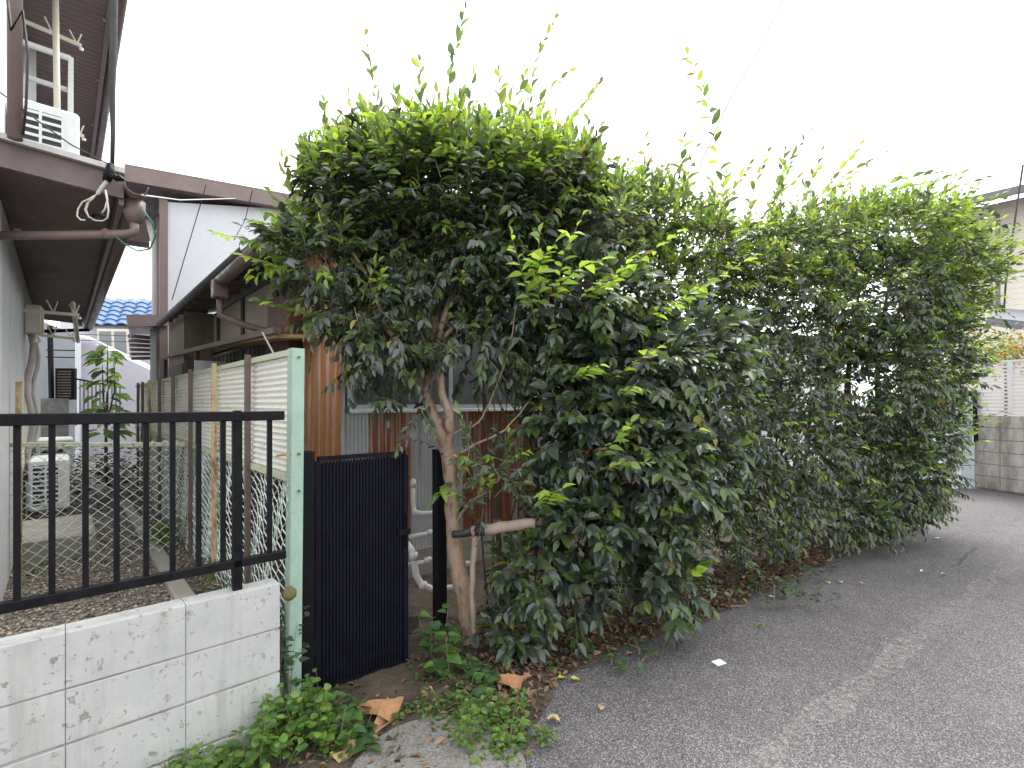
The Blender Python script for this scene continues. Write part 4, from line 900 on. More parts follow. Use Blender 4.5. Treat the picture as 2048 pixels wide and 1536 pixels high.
for args in [(890, 430, 225, 95, 3.55, .55, 560), (745, 420, 80, 88, 3.4, .4, 170), (1070, 430, 85, 85, 3.6, .42, 190)]:
    clump(A, *args, .083, young=.12, hang=.35, top_young_glow=1.0, lift=.6)
clump(A, 890, 370, 245, 46, 3.5, .5, 380, .088, young=.8, hang=.1, top_young_glow=.5, lift=.9)  # top layer: new growth, with extra lime and yellow painting the crown's glow
clump(A, 920, 540, 200, 70, 3.55, .45, 260, .080, young=.05, hang=.6, top_young_glow=.1, lift=.2)
clump(A, 665, 535, 65, 36, 3.25, .3, 85, .080, young=.12, hang=.5, top_young_glow=.4, lift=.25)
clump(A, 715, 620, 75, 25, 3.2, .25, 60, .080, young=.10, hang=.6, top_young_glow=.2, lift=.1)
clump(A, 770, 710, 50, 45, 3.15, .18, 46, .080, young=.0, hang=1.0, top_young_glow=0, lift=0)
clump(A, 850, 620, 110, 40, 3.4, .3, 80, .075, young=.05, hang=.8, top_young_glow=0, lift=.1)
clump(A, 830, 815, 40, 22, 3.1, .1, 9, .07, young=.1, hang=.5, top_young_glow=0)
clump(A, 965, 930, 55, 40, 3.0, .15, 16, .06, young=.3, hang=.4, top_young_glow=.3)
clump(A, 950, 1000, 60, 25, 3.0, .15, 13, .055, young=.4, hang=.3, top_young_glow=.4)
def spray(pl, pts, n, ll=.075, tints=LIME + LIME + MID, ratio=.48, hang=.15, out=None, start=.1, jitter=.25, twig=.003, spread=.85):
    shoot(pl, [P(*q) for q in pts], n, ll, ratio, tints, hang, out, twig, start, jitter=jitter, spread=spread)
PALE = YEL + MID + LIME
for pts, n in [([(765, 310, 3.4), (755, 220, 3.4), (742, 132, 3.4)], 12), ([(835, 290, 3.4), (842, 200, 3.4), (838, 122, 3.4)], 13), ([(880, 280, 3.5), (900, 160, 3.5), (918, 70, 3.5), (934, 2, 3.5)], 19),
               ([(1010, 270, 3.6), (1000, 200, 3.6), (998, 140, 3.6)], 9), ([(1050, 280, 3.6), (1070, 130, 3.6), (1088, 80, 3.6), (1110, 38, 3.6)], 15), ([(1040, 260, 3.6), (1090, 190, 3.6), (1140, 142, 3.6)], 12),
               ([(1090, 300, 3.7), (1150, 230, 3.7), (1198, 170, 3.7)], 13), ([(650, 300, 3.4), (655, 250, 3.4), (648, 205, 3.4)], 9), ([(600, 430, 3.3), (580, 370, 3.3), (568, 315, 3.3)], 10), ([(630, 390, 3.3), (612, 330, 3.3), (603, 280, 3.3)], 9),
               ([(745, 160, 3.4), (738, 110, 3.4), (730, 66, 3.4)], 4), ([(930, 290, 3.5), (940, 200, 3.5), (945, 150, 3.5)], 9), ([(700, 290, 3.4), (705, 230, 3.4), (700, 190, 3.4)], 8), ([(970, 290, 3.5), (1040, 180, 3.5), (1050, 150, 3.5)], 10), ([(800, 290, 3.4), (795, 220, 3.4), (790, 180, 3.4)], 9)]:
    spray(A, pts, n, .105, PALE, .42, .0, jitter=.3, spread=.5)
for pts, n in [([(640, 505, 3.1), (540, 490, 3.0), (428, 466, 3.0)], 15), ([(640, 490, 3.1), (570, 440, 3.05), (530, 428, 3.05)], 11), ([(620, 470, 3.1), (590, 430, 3.1), (575, 400, 3.1)], 10), ([(620, 560, 3.1), (540, 530, 3.0), (478, 508, 3.0)], 12),
               ([(650, 630, 3.05), (580, 620, 3.0), (515, 600, 3.0)], 12), ([(600, 540, 3.1), (560, 500, 3.0), (500, 545, 3.0)], 10), ([(600, 500, 3.05), (540, 450, 2.95), (500, 440, 2.95)], 11), ([(620, 460, 3.1), (560, 410, 3.0), (540, 385, 3.0)], 10), ([(900, 960, 3.05), (880, 990, 3.0), (866, 1002, 3.0)], 5)]:
    spray(A, pts, n + 2, .085)
def upright(pl, n, x0, x1, yf, Y0, Y1, ln, nl, ll=.08, ti=None):
    for _ in range(n):
        x = random.uniform(x0, x1); y = yf(x) + random.uniform(0, 35); Yq = random.uniform(Y0, Y1); h = random.uniform(*ln); dx = random.gauss(0, .22) * h
        spray(pl, [(x, y, Yq), (x + dx * .4, y - h * .5, Yq), (x + dx, y - h, Yq)], random.randint(*nl), ll, ti or PALE, .40, .0, jitter=.35, twig=.0022, spread=.42)
upright(A, 110, 610, 1180, lambda x: 300 + .0007 * (x - 890) ** 2, 3.2, 3.8, (40, 100), (8, 13), .095)
upright(A, 45, 880, 1190, lambda x: 300 + .0006 * (x - 890) ** 2, 3.3, 3.9, (60, 130), (8, 13), .082, LIME + YEL + MID)
clump(A, 1160, 480, 55, 60, 3.75, .35, 110, .08, young=.2, hang=.4, top_young_glow=.5, lift=.4)
clump(A, 1010, 600, 60, 70, 3.45, .3, 80, .08, young=.03, hang=.6, top_young_glow=.1, lift=.2)
clump(A, 690, 420, 40, 85, 3.4, .35, 90, .083, young=.15, hang=.35, top_young_glow=.6, lift=.5)
clump(A, 1130, 400, 50, 65, 3.6, .4, 110, .083, young=.2, hang=.35, top_young_glow=.7, lift=.6)
clump(A, 615, 520, 38, 32, 3.15, .2, 34, .08, young=.3, hang=.4, top_young_glow=.5, lift=.3)
clump(A, 790, 690, 65, 45, 3.15, .2, 40, .08, young=.0, hang=.8, top_young_glow=0, lift=0)
clump(A, 960, 690, 60, 50, 3.3, .25, 50, .08, young=.0, hang=.8, top_young_glow=0, lift=.1)
clump(A, 1000, 960, 60, 60, 3.2, .2, 26, .06, young=.2, hang=.4, top_young_glow=.2)
upright(A, 40, 1100, 1250, lambda x: 350 + (x - 1100) * .45, 3.5, 4.0, (50, 120), (8, 13), .088, LIME + YEL + MID)
# --- shrub B: broad glossy leaves in the middle
B = Plant('glossy_shrub', P(1195, 1240, 3.6), 'broad dark glossy shrub in front of the rusty wall with lime new shoots', 'shrub')
limb(B, [(1190, 1250, 3.58), (1195, 1160, 3.6), (1205, 1040, 3.6), (1190, 880, 3.65), (1170, 700, 3.7)], [.05, .045, .035, .026, .010], 'bark_dark', 'stem')
limb(B, [(1205, 1060, 3.6), (1300, 930, 3.7), (1380, 760, 3.9)], [.03, .022, .008], 'bark_dark', 'stem')
limb(B, [(1010, 1235, 3.5), (1000, 1120, 3.55), (985, 960, 3.6), (968, 800, 3.6), (960, 650, 3.6)], [.022, .02, .017, .013, .006], 'bark_dark', 'stem')
limb(B, [(1040, 1230, 3.6), (1060, 1090, 3.7), (1075, 930, 3.7), (1050, 760, 3.7)], [.018, .016, .014, .006], 'bark_dark', 'stem')
for k in range(9):
    x = 965 + k * 13; limb(B, [(x + 10, 1220, 3.7), (x + random.uniform(-25, 25), 1060, 3.75), (x + random.uniform(-30, 40), 900, 3.8), (x + random.uniform(-40, 40), 760, 3.8)], [.009, .008, .006, .003], 'bark_dark', 'stem', 6, sub=3)
for args in [(1160, 620, 140, 80, 3.5, .38, 240), (1230, 760, 160, 110, 3.5, .38, 310), (1160, 860, 95, 85, 3.3, .3, 150), (1270, 930, 115, 95, 3.4, .35, 220), (1380, 740, 90, 140, 3.8, .35, 190)]:
    clump(B, *args, .095, .52, young=.03, hang=.48, top_young_glow=.12, lift=.25)
for args in [(1155, 1040, 70, 45, 3.15, .25, 90), (1070, 1140, 55, 55, 3.1, .2, 85), (1150, 1170, 55, 40, 3.15, .2, 48), (1280, 1060, 75, 55, 3.3, .25, 110), (1330, 1160, 50, 50, 3.25, .2, 75), (1020, 1270, 45, 25, 3.0, .12, 22), (1390, 930, 70, 110, 3.8, .35, 110)]:
    clump(B, *args, .094, .54, young=.02, hang=.42, top_young_glow=.04, lift=.25, L=(.12, .24), nl=(6, 9))
SPR = [(.28, .43, .065), (.33, .48, .075), (.22, .36, .06), (.16, .27, .055)]
for pts, n, l in [([(1070, 640, 3.05), (1040, 530, 3.0), (1022, 470, 3.0)], 12, .08), ([(1080, 620, 3.05), (1075, 530, 3.0), (1080, 462, 3.0)], 11, .08), ([(1110, 600, 3.05), (1130, 500, 3.0), (1165, 432, 3.0)], 12, .08), ([(1090, 600, 3.05), (1150, 540, 2.95), (1215, 515, 2.95)], 12, .085),
                  ([(1050, 590, 3.0), (1090, 510, 2.95), (1120, 475, 2.95)], 10, .085), ([(1170, 610, 3.1), (1250, 540, 3.05), (1355, 465, 3.05)], 15, .08), ([(1160, 600, 3.1), (1220, 560, 3.0), (1260, 520, 3.0)], 10, .08), ([(1280, 640, 3.2), (1400, 575, 3.15), (1510, 510, 3.15)], 15, .08),
                  ([(1300, 640, 3.2), (1360, 600, 3.2), (1420, 590, 3.2)], 10, .075), ([(1090, 1010, 2.95), (1105, 985, 2.92), (1125, 978, 2.92)], 7, .095), ([(1195, 920, 3.0), (1230, 880, 2.95), (1262, 845, 2.95)], 9, .08), ([(1200, 940, 3.0), (1250, 925, 2.95), (1300, 925, 2.95)], 8, .08),
                  ([(1220, 760, 3.05), (1290, 710, 3.0), (1335, 685, 3.0)], 9, .075), ([(1160, 760, 3.05), (1180, 735, 3.0), (1200, 730, 3.0)], 7, .08), ([(1240, 790, 3.05), (1265, 775, 3.0), (1290, 780, 3.0)], 7, .075)]:
    spray(B, [(x, y, Yq - (.22 if q else .05)) for q, (x, y, Yq) in enumerate(pts)], n + 3, l * 1.12, SPR, .5, .2)
def buds(pl, x, y, Y, n=46):
    b_ = []
    for i in range(n): c = P(x, y, Y) + Vector((random.gauss(0, .018), random.gauss(0, .015), random.gauss(0, .030))); b_.append(tuple(c))
    o = scatter_stones('bud_cluster', b_, .003, .006, [(.30, .36, .10), (.24, .32, .09)], '', ''); loc = WL[pl.root.name]; o.parent = pl.root; o.location = -loc
    tag(o, 'small cluster of pale green buds', kind='stuff')
for x, y, Y in ((1163, 1060, 2.9), (1345, 1060, 3.0), (1237, 1180, 2.95), (1095, 1232, 2.88), (1078, 1170, 2.88), (1380, 1250, 2.98)): buds(B, x, y, Y)
# --- tree C behind, D, E and the pinnate plant
C_ = Plant('tall_shrub', P(1310, 1000, 4.6), 'yellow green shrub rising behind the glossy shrub near the roof ridge', 'shrub')
limb(C_, [(1290, 1110, 4.5), (1310, 900, 4.6), (1300, 700, 4.6), (1320, 520, 4.6), (1310, 420, 4.6)], [.04, .036, .03, .02, .006], 'bark_dark', 'trunk')
for dx in (-25, 18, 40): limb(C_, [(1310, 640, 4.5), (1310 + dx, 540, 4.4), (1315 + dx * 2, 430, 4.5)], [.018, .013, .004], 'bark_dark')
for args in [(1270, 470, 90, 55, 4.4, .4, 200), (1390, 520, 80, 55, 4.5, .4, 170), (1330, 590, 120, 55, 4.4, .4, 150)]: clump(C_, *args, .072, young=.5, hang=.3, top_young_glow=.6, lift=.6)
clump(C_, 1220, 480, 50, 70, 4.1, .35, 120, .072, young=.3, hang=.3, top_young_glow=.5, lift=.5)
clump(C_, 1290, 415, 80, 22, 4.5, .3, 60, .072, young=.6, hang=.1, top_young_glow=.4, lift=.9)
for pts, n in [([(1455, 470, 4.4), (1440, 340, 4.4), (1418, 220, 4.4), (1376, 108, 4.4)], 30), ([(1285, 400, 4.5), (1288, 330, 4.5), (1292, 280, 4.5)], 9), ([(1250, 400, 4.5), (1270, 350, 4.5), (1310, 318, 4.5)], 10), ([(1350, 420, 4.5), (1362, 340, 4.5), (1370, 275, 4.5)], 13), ([(1370, 400, 4.5), (1380, 330, 4.5), (1395, 295, 4.5)], 8),
               ([(1210, 400, 4.5), (1230, 360, 4.5), (1260, 330, 4.5)], 9), ([(1450, 470, 4.5), (1445, 400, 4.5), (1452, 350, 4.5)], 16)]: spray(C_, pts, n, .115, PALE, .44, 0)
upright(C_, 40, 1190, 1440, lambda x: 410 + (x - 1300) * .1, 4.2, 4.7, (40, 90), (8, 12), .075, LIME + YEL + MID)
D = Plant('loose_shrub', P(1560, 1130, 4.8), 'loose open shrub with bare reddish stems between the glossy shrub and the hedge end', 'shrub')
limb(D, [(1480, 1110, 4.8), (1476, 900, 4.85), (1470, 760, 4.85), (1482, 680, 4.8), (1478, 610, 4.8)], [.05, .045, .045, .03, .01], 'bark_dark', 'trunk')
for e in ((1430, 590), (1500, 570), (1530, 590), (1550, 640), (1415, 620)): limb(D, [(1480, 670, 4.8), ((1480 + e[0]) / 2, (650 + e[1]) / 2 + 12, 4.7), (e[0], e[1], 4.7)], [.016, .012, .004], 'bark_dark')
limb(D, [(1590, 1120, 4.8), (1620, 1010, 4.9), (1650, 940, 5.0), (1690, 860, 5.1)], [.04, .032, .026, .01], 'bark_dark', 'trunk')
for k in range(6): x = 1520 + k * 26; limb(D, [(x, 1120, 4.95), (x + random.uniform(-20, 20), 950, 5.0), (x + random.uniform(-40, 40), 760, 5.0), (x + random.uniform(-50, 50), 600, 5.0)], [.013, .011, .008, .003], 'bark_dark', 'stem', 6, sub=3)
for k in range(8): x = 1560 + k * 16; limb(D, [(x, 1090, 4.7), (x + random.uniform(-60, 60), 1060, 4.6), (x + random.uniform(-90, 30), 1040, 4.5)], [.007, .005, .003], 'bark_dark', 'branch', 6, sub=3)
for args in [(1560, 510, 130, 40, 4.9, .5, 230), (1500, 570, 110, 45, 4.7, .45, 150), (1590, 590, 100, 45, 5.0, .45, 130), (1650, 480, 100, 40, 5.2, .5, 150)]: clump(D, *args, .072, young=.45, hang=.35, top_young_glow=.7, lift=.5)
for args in [(1440, 860, 90, 130, 4.4, .4, 170), (1520, 900, 100, 120, 4.7, .4, 150), (1460, 700, 70, 60, 4.5, .3, 45), (1640, 650, 80, 80, 5.1, .4, 70), (1600, 930, 90, 100, 4.9, .4, 90), (1540, 780, 100, 70, 4.7, .3, 48)]: clump(D, *args, .070, .5, young=.03, hang=.7, top_young_glow=.05, lift=.2)
for pts, n in [([(1480, 480, 4.8), (1510, 370, 4.8), (1535, 305, 4.8)], 12), ([(1540, 450, 4.9), (1570, 330, 4.9), (1620, 262, 4.9)], 13), ([(1590, 440, 5), (1620, 370, 5), (1645, 300, 5)], 11), ([(1640, 430, 5.1), (1690, 350, 5.1), (1770, 305, 5.1)], 13), ([(1560, 440, 4.9), (1565, 370, 4.9), (1580, 330, 4.9)], 10), ([(1620, 440, 5), (1660, 380, 5), (1730, 335, 5)], 12),
               ([(1500, 470, 4.8), (1550, 400, 4.8), (1600, 350, 4.8)], 12), ([(1680, 430, 5.2), (1740, 390, 5.2), (1800, 350, 5.2)], 12), ([(1440, 450, 4.7), (1465, 380, 4.7), (1500, 330, 4.7)], 12), ([(1610, 430, 5.0), (1680, 340, 5.0), (1720, 290, 5.0)], 13), ([(1700, 430, 5.3), (1790, 360, 5.3), (1880, 345, 5.3)], 14), ([(1520, 450, 4.8), (1560, 360, 4.8), (1570, 300, 4.8)], 12)]: spray(D, pts, n + 3, .098, PALE, .44, 0, spread=.6)
for args in [(1570, 520, 110, 35, 5.4, .3, 120), (1660, 540, 70, 50, 5.6, .3, 100), (1480, 540, 60, 40, 5.2, .3, 70)]: clump(D, *args, .072, young=.3, hang=.35, top_young_glow=.5, lift=.5)
for pts, n in [([(1620, 640, 4.6), (1680, 612, 4.5), (1748, 600, 4.5)], 13), ([(1540, 860, 4.2), (1570, 845, 4.15), (1605, 845, 4.15)], 9), ([(1440, 800, 4.0), (1480, 770, 3.95), (1540, 760, 3.95)], 10), ([(1470, 810, 4.0), (1500, 790, 3.95), (1530, 790, 3.95)], 8)]: spray(D, pts, n, .072, LIME, .48, .15)
upright(D, 55, 1430, 1740, lambda x: 470 - (x - 1430) * .08, 4.6, 5.3, (40, 100), (8, 12), .075, LIME + YEL + MID)
for args in [(1560, 690, 90, 60, 4.9, .3, 90), (1500, 700, 60, 70, 4.7, .3, 60), (1610, 800, 70, 80, 5.0, .3, 110), (1540, 1010, 80, 60, 4.6, .35, 120), (1560, 880, 110, 90, 4.8, .4, 130), (1640, 1030, 60, 50, 5.0, .3, 90), (1520, 620, 110, 50, 4.8, .4, 110), (1450, 960, 80, 60, 4.3, .35, 110)]: clump(D, *args, .070, .5, young=.03, hang=.7, top_young_glow=.05, lift=.2)
E = Plant('hedge', P(1760, 1080, 5.6), 'tall dense dark hedge at the right end beside the lane', 'hedge')
for x, y, Y in ((1700, 1090, 5.4), (1760, 1070, 5.7), (1820, 1050, 6.1)): limb(E, [(x, y, Y), (x + 10, y - 150, Y), (x - 5, y - 320, Y), (x + 20, y - 520, Y)], [.05, .04, .03, .008], 'bark_dark', 'trunk')
for args in [(1760, 610, 110, 110, 5.5, .5, 520), (1750, 780, 100, 130, 5.4, .45, 520), (1765, 950, 95, 90, 5.5, .45, 440), (1845, 710, 70, 140, 5.9, .45, 360), (1825, 900, 55, 110, 5.9, .4, 260), (1715, 1040, 60, 38, 5.15, .25, 120), (1790, 1005, 55, 35, 5.6, .3, 120), (1690, 700, 45, 75, 5.3, .3, 90), (1680, 900, 40, 90, 5.2, .3, 90)]:
    clump(E, *args, .074, young=.06, hang=.7, top_young_glow=.15, lift=.25, L=(.14, .26))
for args in [(1790, 475, 130, 40, 5.6, .5, 300), (1870, 525, 75, 60, 6.0, .4, 240), (1875, 620, 50, 70, 6.1, .35, 170), (1935, 560, 45, 60, 6.2, .35, 150), (1905, 720, 35, 70, 6.2, .3, 110), (1880, 860, 30, 80, 6.1, .3, 90)]: clump(E, *args, .076, young=.6, hang=.2, top_young_glow=.6, lift=.5, L=(.2, .4))
for k in range(34):
    y = random.uniform(390, 680); x0 = random.uniform(1820, 1920); ln = random.uniform(70, 150) * (1.0 if y < 600 else .6)
    spray(E, [(x0, y + 15, 5.9), (x0 + ln * .5, y - 5, 5.9), (min(2044, x0 + ln), y - random.uniform(5, 45), 5.9)], random.randint(9, 14), .076, MID + YEL + LIME[:1], .42, .1)
for pts, n in [([(1800, 430, 5.6), (1900, 380, 5.7), (1990, 350, 5.8)], 14), ([(1780, 420, 5.6), (1840, 380, 5.6), (1900, 350, 5.6)], 12), ([(1720, 420, 5.5), (1780, 380, 5.5), (1860, 365, 5.5)], 12), ([(1850, 440, 5.8), (1930, 400, 5.9), (2020, 395, 5.9)], 14), ([(1880, 520, 5.9), (1960, 490, 5.9), (2044, 488, 5.9)], 14), ([(1880, 560, 5.9), (1970, 540, 5.9), (2044, 545, 5.9)], 13), ([(1820, 410, 5.6), (1870, 360, 5.6), (1940, 340, 5.6)], 12)]: spray(E, pts, n + 2, .098, PALE, .42, 0, spread=.6)
upright(E, 70, 1690, 1930, lambda x: 450 + max(0, x - 1850) * .5, 5.3, 6.1, (40, 90), (9, 13), .078, LIME + YEL + MID)
for k in range(3): E.tw.tube([P(1830 + k * 6, 560 + k * 8, 5.0), P(1826 - k * 8, 620, 5.0), P(1818 + k * 14, 680, 5.02)], .003, 4)
spray(E, [(1770, 560, 5.0), (1800, 548, 4.95), (1835, 540, 4.95)], 8, .075, LIME, .48, .2); spray(E, [(1810, 690, 5.0), (1850, 690, 4.95), (1900, 688, 4.95)], 9, .07, MID + LIME[:1], .46, .2)
Fp = Plant('feathery_shrub', P(1470, 1130, 4.1), 'low feathery green plant under the loose shrub at the lane edge', 'shrub', shape='lance')
for k in range(40):
    b0 = P(random.uniform(1410, 1530), random.uniform(1020, 1120), random.uniform(3.95, 4.4)); th = random.uniform(0, 6.28); ln = random.uniform(.22, .42)
    d = Vector((math.cos(th), math.sin(th) - .6, .25)).normalized(); e = b0 + d * ln; e.z -= .06; e.z = max(e.z, .1); b0.z = max(b0.z, .12)
    shoot(Fp, [b0, b0.lerp(e, .5) + UP * .05, e], 14, .075, .34, MID + DARK, .15, None, .002)
finish([A, B, C_, D, E, Fp])

# ---------------------------------------------------------------- support log
lg = thing('tree_support', P(945, 1250, 3.0), 'horizontal log rail with a thin upright stake propping the leaning tree', 'support')
limb(None, [(945, 1062, 3.0), (1000, 1055, 2.99), (1072, 1046, 2.98)], [.033, .034, .032], 'bamboo', 'log_rail', 12, lg)
limb(None, [(950, 1062, 3.0), (947, 1130, 3.0), (944, 1200, 3.0), (950, 1285, 3.02)], [.018, .018, .017, .017], 'bamboo', 'stake', 10, lg)
limb(None, [(1071, 1046, 2.985), (1135, 1052, 3.05)], [.018, .018], 'bark_dark', 'log_end', 10, lg)
limb(None, [(905, 1070, 3.04), (946, 1062, 3.003)], [.022, .024], 'rubber', 'log_end', 10, lg)
c = P(960, 1060, 2.995); MB().tube([c - X_ * .03, c - X_ * .01, c + X_ * .01, c + X_ * .03], [.036, .037, .036, .037], 12).build('rope_binding', M['rubber'], lg, smooth=True)
tag(MB().bar(P(1050, 1290, 2.95) , P(1075, 1325, 2.9), .06, .02).build('stone_marker', M['concrete'], bevel=.006), 'small stone sliver standing under the glossy shrub', 'stone')

# ---------------------------------------------------------------- weeds, litter
WEED = [(.10, .20, .045), (.13, .24, .05), (.08, .16, .045), (.17, .27, .06)]
HEART = [(.075, .15, .05), (.10, .19, .05), (.06, .12, .045)]
def bush_weed(name, label, pts, h, ll, tints, shape, ratio=.75, n=14, single=120):
    w = Plant(name, pts[0], label, 'weed', None, shape, 'leaf_weed'); w.single = single; w.keep = True
    for q in pts:
        hh = h * random.uniform(.5, 1.1); tip = q + Vector((random.gauss(0, .05), random.gauss(0, .05), hh)); mid_ = q.lerp(tip, .5) + rv(.012)
        w.tw.tube([q, mid_, tip], [.0025, .002, .001], 3, cap=False)
        for i in range(n):
            t = random.uniform(.2, 1) ** .7; p = q.lerp(tip, t); th = i * 2.4 + random.random()
            d = Vector((math.cos(th), math.sin(th), random.uniform(-.1, .5))); ln = ll * random.uniform(.6, 1.15) * (1.1 - .35 * t)
            w.leaf(p + d * .012, d, UP + rv(.3), ln, ln * ratio, jit(random.choice(tints)), .2)
    return w
def fpts(n, a0, a1, b0, b1, z=.0): return [F(random.uniform(a0, a1), random.uniform(b0, b1), z) for _ in range(n)]
ws = []
ws.append(bush_weed('leafy_weed', 'bright green lobed weed at the foot of the white wall, lower left', fpts(34, -.66, -.28, -.42, -.14), .19, .055, WEED, 'lobe'))
ws.append(bush_weed('leafy_weed', 'bright green bushy weed between the white wall and the pale green post', fpts(38, -.30, .06, -.38, -.13), .27, .055, WEED, 'lobe'))
def gpts(n, x0, x1, y0, y1, z=.01): return [G(random.uniform(x0, x1), random.uniform(y0, y1), z) for _ in range(n)]
ws.append(bush_weed('heart_leaved_weed', 'heart leaved green weed under the hinge side of the gate', gpts(16, 625, 735, 1430, 1515), .15, .075, HEART, 'heart', .95, 6, 66))
ws.append(bush_weed('heart_leaved_weed', 'heart leaved vine climbing the foot of the right gate post', gpts(9, 850, 905, 1325, 1370), .30, .085, HEART, 'heart', .92, 7, 63))
ws.append(bush_weed('heart_leaved_weed', 'small heart leaved weed just left of the tree trunk base', gpts(9, 905, 985, 1345, 1400), .12, .07, HEART, 'heart', .92, 6, 54))
ws.append(bush_weed('small_leaved_weed', 'bright small leaved weed at the asphalt corner beside the round slab', gpts(28, 905, 1045, 1405, 1520), .17, .040, WEED, 'lobe', .6, 16, 80))
ws.append(bush_weed('small_leaved_weed', 'sparse small weed left of the round slab', gpts(10, 790, 905, 1420, 1485), .09, .037, WEED, 'lobe', .6, 12, 40))
ws.append(bush_weed('small_leaved_weed', 'tiny lone weed tuft growing out of the asphalt', gpts(5, 1080, 1105, 1465, 1490), .05, .03, WEED, 'lobe', .6, 12, 30))
ws.append(bush_weed('ground_vine', 'creeping green vine between the tree base and the asphalt edge', gpts(26, 985, 1290, 1290, 1345, .02), .06, .05, HEART, 'heart', .9, 4, 60))
ws.append(bush_weed('ground_vine', 'creeping vine at the lane edge below the loose shrub', gpts(44, 1440, 1660, 1120, 1215, .03), .12, .055, HEART + DARK, 'heart', .8, 6, 80))
ws.append(bush_weed('ivy', 'dull ivy spreading at the foot of the chain link behind the white wall', fpts(42, -.15, .12, .1, 1.9, .25), .16, .055, HEART + MID[:1], 'heart', .9, 8, 100))
ws.append(bush_weed('ivy', 'dusty ivy squeezed between the white wall end and the green post', fpts(20, -.1, .02, -.06, .14, .1), .52, .05, HEART + DARK, 'heart', .9, 9, 70))
ws.append(bush_weed('grass_tuft', 'yellow green tuft beside the kerb in the gravel yard', fpts(10, -.22, -.05, 2.7, 3.3, .26), .22, .10, [(.16, .24, .04), (.12, .2, .04)], 'lance', .25, 14, 60))
ws.append(bush_weed('dark_bush', 'dim dark green bush at the back of the gravel yard', fpts(30, -.9, -.1, 5.6, 7.2, .25), .75, .09, DARK, 'oval', .5, 22, 60))
ws.append(bush_weed('small_leaved_weed', 'small green weeds along the doorstep and left house wall', fpts(16, -1.1, -.55, 2.7, 3.0, .25), .08, .035, WEED + HEART, 'lobe', .6, 9, 40))
yt = Plant('young_tree', F(-.38, 5.4, .25), 'young tree with big thin layered leaves in the gravel yard', 'tree'); yt.keep = True
for x, y0 in ((215, 690), (205, 730), (228, 720)):
    limb(yt, [(213, 965, 6.25), (212, 860, 6.2), (x, (y0 + 850) / 2, 6.2), (x, y0, 6.2)], [.014, .012, .009, .004], 'bark_dark', 'stem', 7, sub=3)
for k in range(95):
    y = random.choice([705, 720, 742, 765, 790, 815, 840, 865]) + random.gauss(0, 5); th = random.uniform(0, 6.28); w_ = 16 + (y - 690) * .10
    p = P(213 + math.cos(th) * random.uniform(4, w_), y, 6.2 + math.sin(th) * .25); d = Vector((math.cos(th), math.sin(th), random.uniform(-.35, .15)))
    yt.leaf(p, d, UP + rv(.18), random.uniform(.15, .23), random.uniform(.075, .11), jit(random.choice([(.10, .17, .085), (.12, .20, .09), (.16, .28, .06)])), .25)
fl = Plant('flowering_shrub', P(2010, 715, 9.9), 'orange red and yellow green shrub above the white louver fence', 'shrub'); fl.keep = True
for k in range(900):
    p = P(random.gauss(2010, 42), random.gauss(705, 20), 10.0 + random.gauss(0, .25)); fl.leaf(p, rv(1), UP + rv(.6), .075, .04, jit(random.choice([(.34, .12, .06), (.34, .27, .07), (.16, .24, .05), (.12, .20, .04), (.20, .28, .06)])), .1)
MB().tube([P(2010, 980, 10.2), P(2012, 800, 10.1), P(2010, 700, 10)], [.03, .025, .01], 7).build('stem', M['bark_dark'], fl.root)
fl.single = 60; yt.single = 95
finish(ws + [yt, fl])
def dry(name, p, ln, ratio, tint, label, rotz=0., tilt=.15, curl=.35, cat='leaf'):
    v, t = TPL['heart' if ratio > .6 else 'oval']; v = v.copy(); v[:, 2] += curl * (v[:, 0] ** 2) * 1.6 - curl * .5 * v[:, 1] ** 2 + .12 * np.sin(v[:, 1] * 7 + v[:, 0] * 5); v *= (ratio * ln, ln, ln); v[:, 2] -= v[:, 2].min()
    me = bpy.data.meshes.new(name); me.from_pydata([tuple(q) for q in v], [], [tuple(int(i) for i in q) for q in t])
    b = bmesh.new(); b.from_mesh(me); bmesh.ops.subdivide_edges(b, edges=b.edges[:], cuts=1, use_grid_fill=True)
    for q in b.verts: q.co += Vector((random.gauss(0, 1), random.gauss(0, 1), random.gauss(0, 1))) * ln * .012
    b.to_mesh(me); b.free()
    at = me.attributes.new('tint', 'FLOAT_COLOR', 'POINT')
    for q in at.data: q.color = (*tint, 1)
    me.materials.append(M['litter']); me.polygons.foreach_set('use_smooth', [True] * len(me.polygons))
    o = put(name, me, None, p + UP * .006, (Matrix.Rotation(rotz, 3, 'Z') @ Matrix.Rotation(tilt, 3, 'X')).to_quaternion()); tag(o, label, cat); return o
TAN = (.42, .22, .11)
dry('fallen_leaf', G(790, 1455), .22, .72, TAN, 'large curled tan fallen leaf between the gate and the round slab', 1.35, .2)
dry('fallen_leaf', G(1035, 1392), .17, .75, (.40, .20, .10), 'large tan fallen leaf lying below the tree trunk at the asphalt edge', 1.3, .35)
dry('fallen_leaf', G(700, 1535), .16, .8, (.46, .30, .15), 'pale brown crumpled fallen leaf left of the round slab', 1.0, .15)
dry('fallen_leaf', G(745, 1495), .19, .4, (.38, .22, .11), 'narrow brown fallen leaf pointing at the round slab', -.5, .1)
dry('fallen_leaf', G(985, 1262), .10, .7, (.55, .34, .03), 'bright yellow fallen leaf right of the tree trunk', .6, .7)
dry('fallen_leaf', G(905, 1318, .02), .075, .7, (.55, .40, .05), 'bright yellow fallen leaf at the foot of the gate post', .2, .6)
dry('fallen_leaf', G(1012, 1278), .07, .7, (.50, .32, .04), 'small yellow fallen leaf beside the bright yellow one under the shrub', 1.6, .5)
dry('fallen_leaf', G(1530, 1257), .055, .38, (.20, .30, .05), 'narrow green fallen leaf on the open asphalt', 1.1, .1)
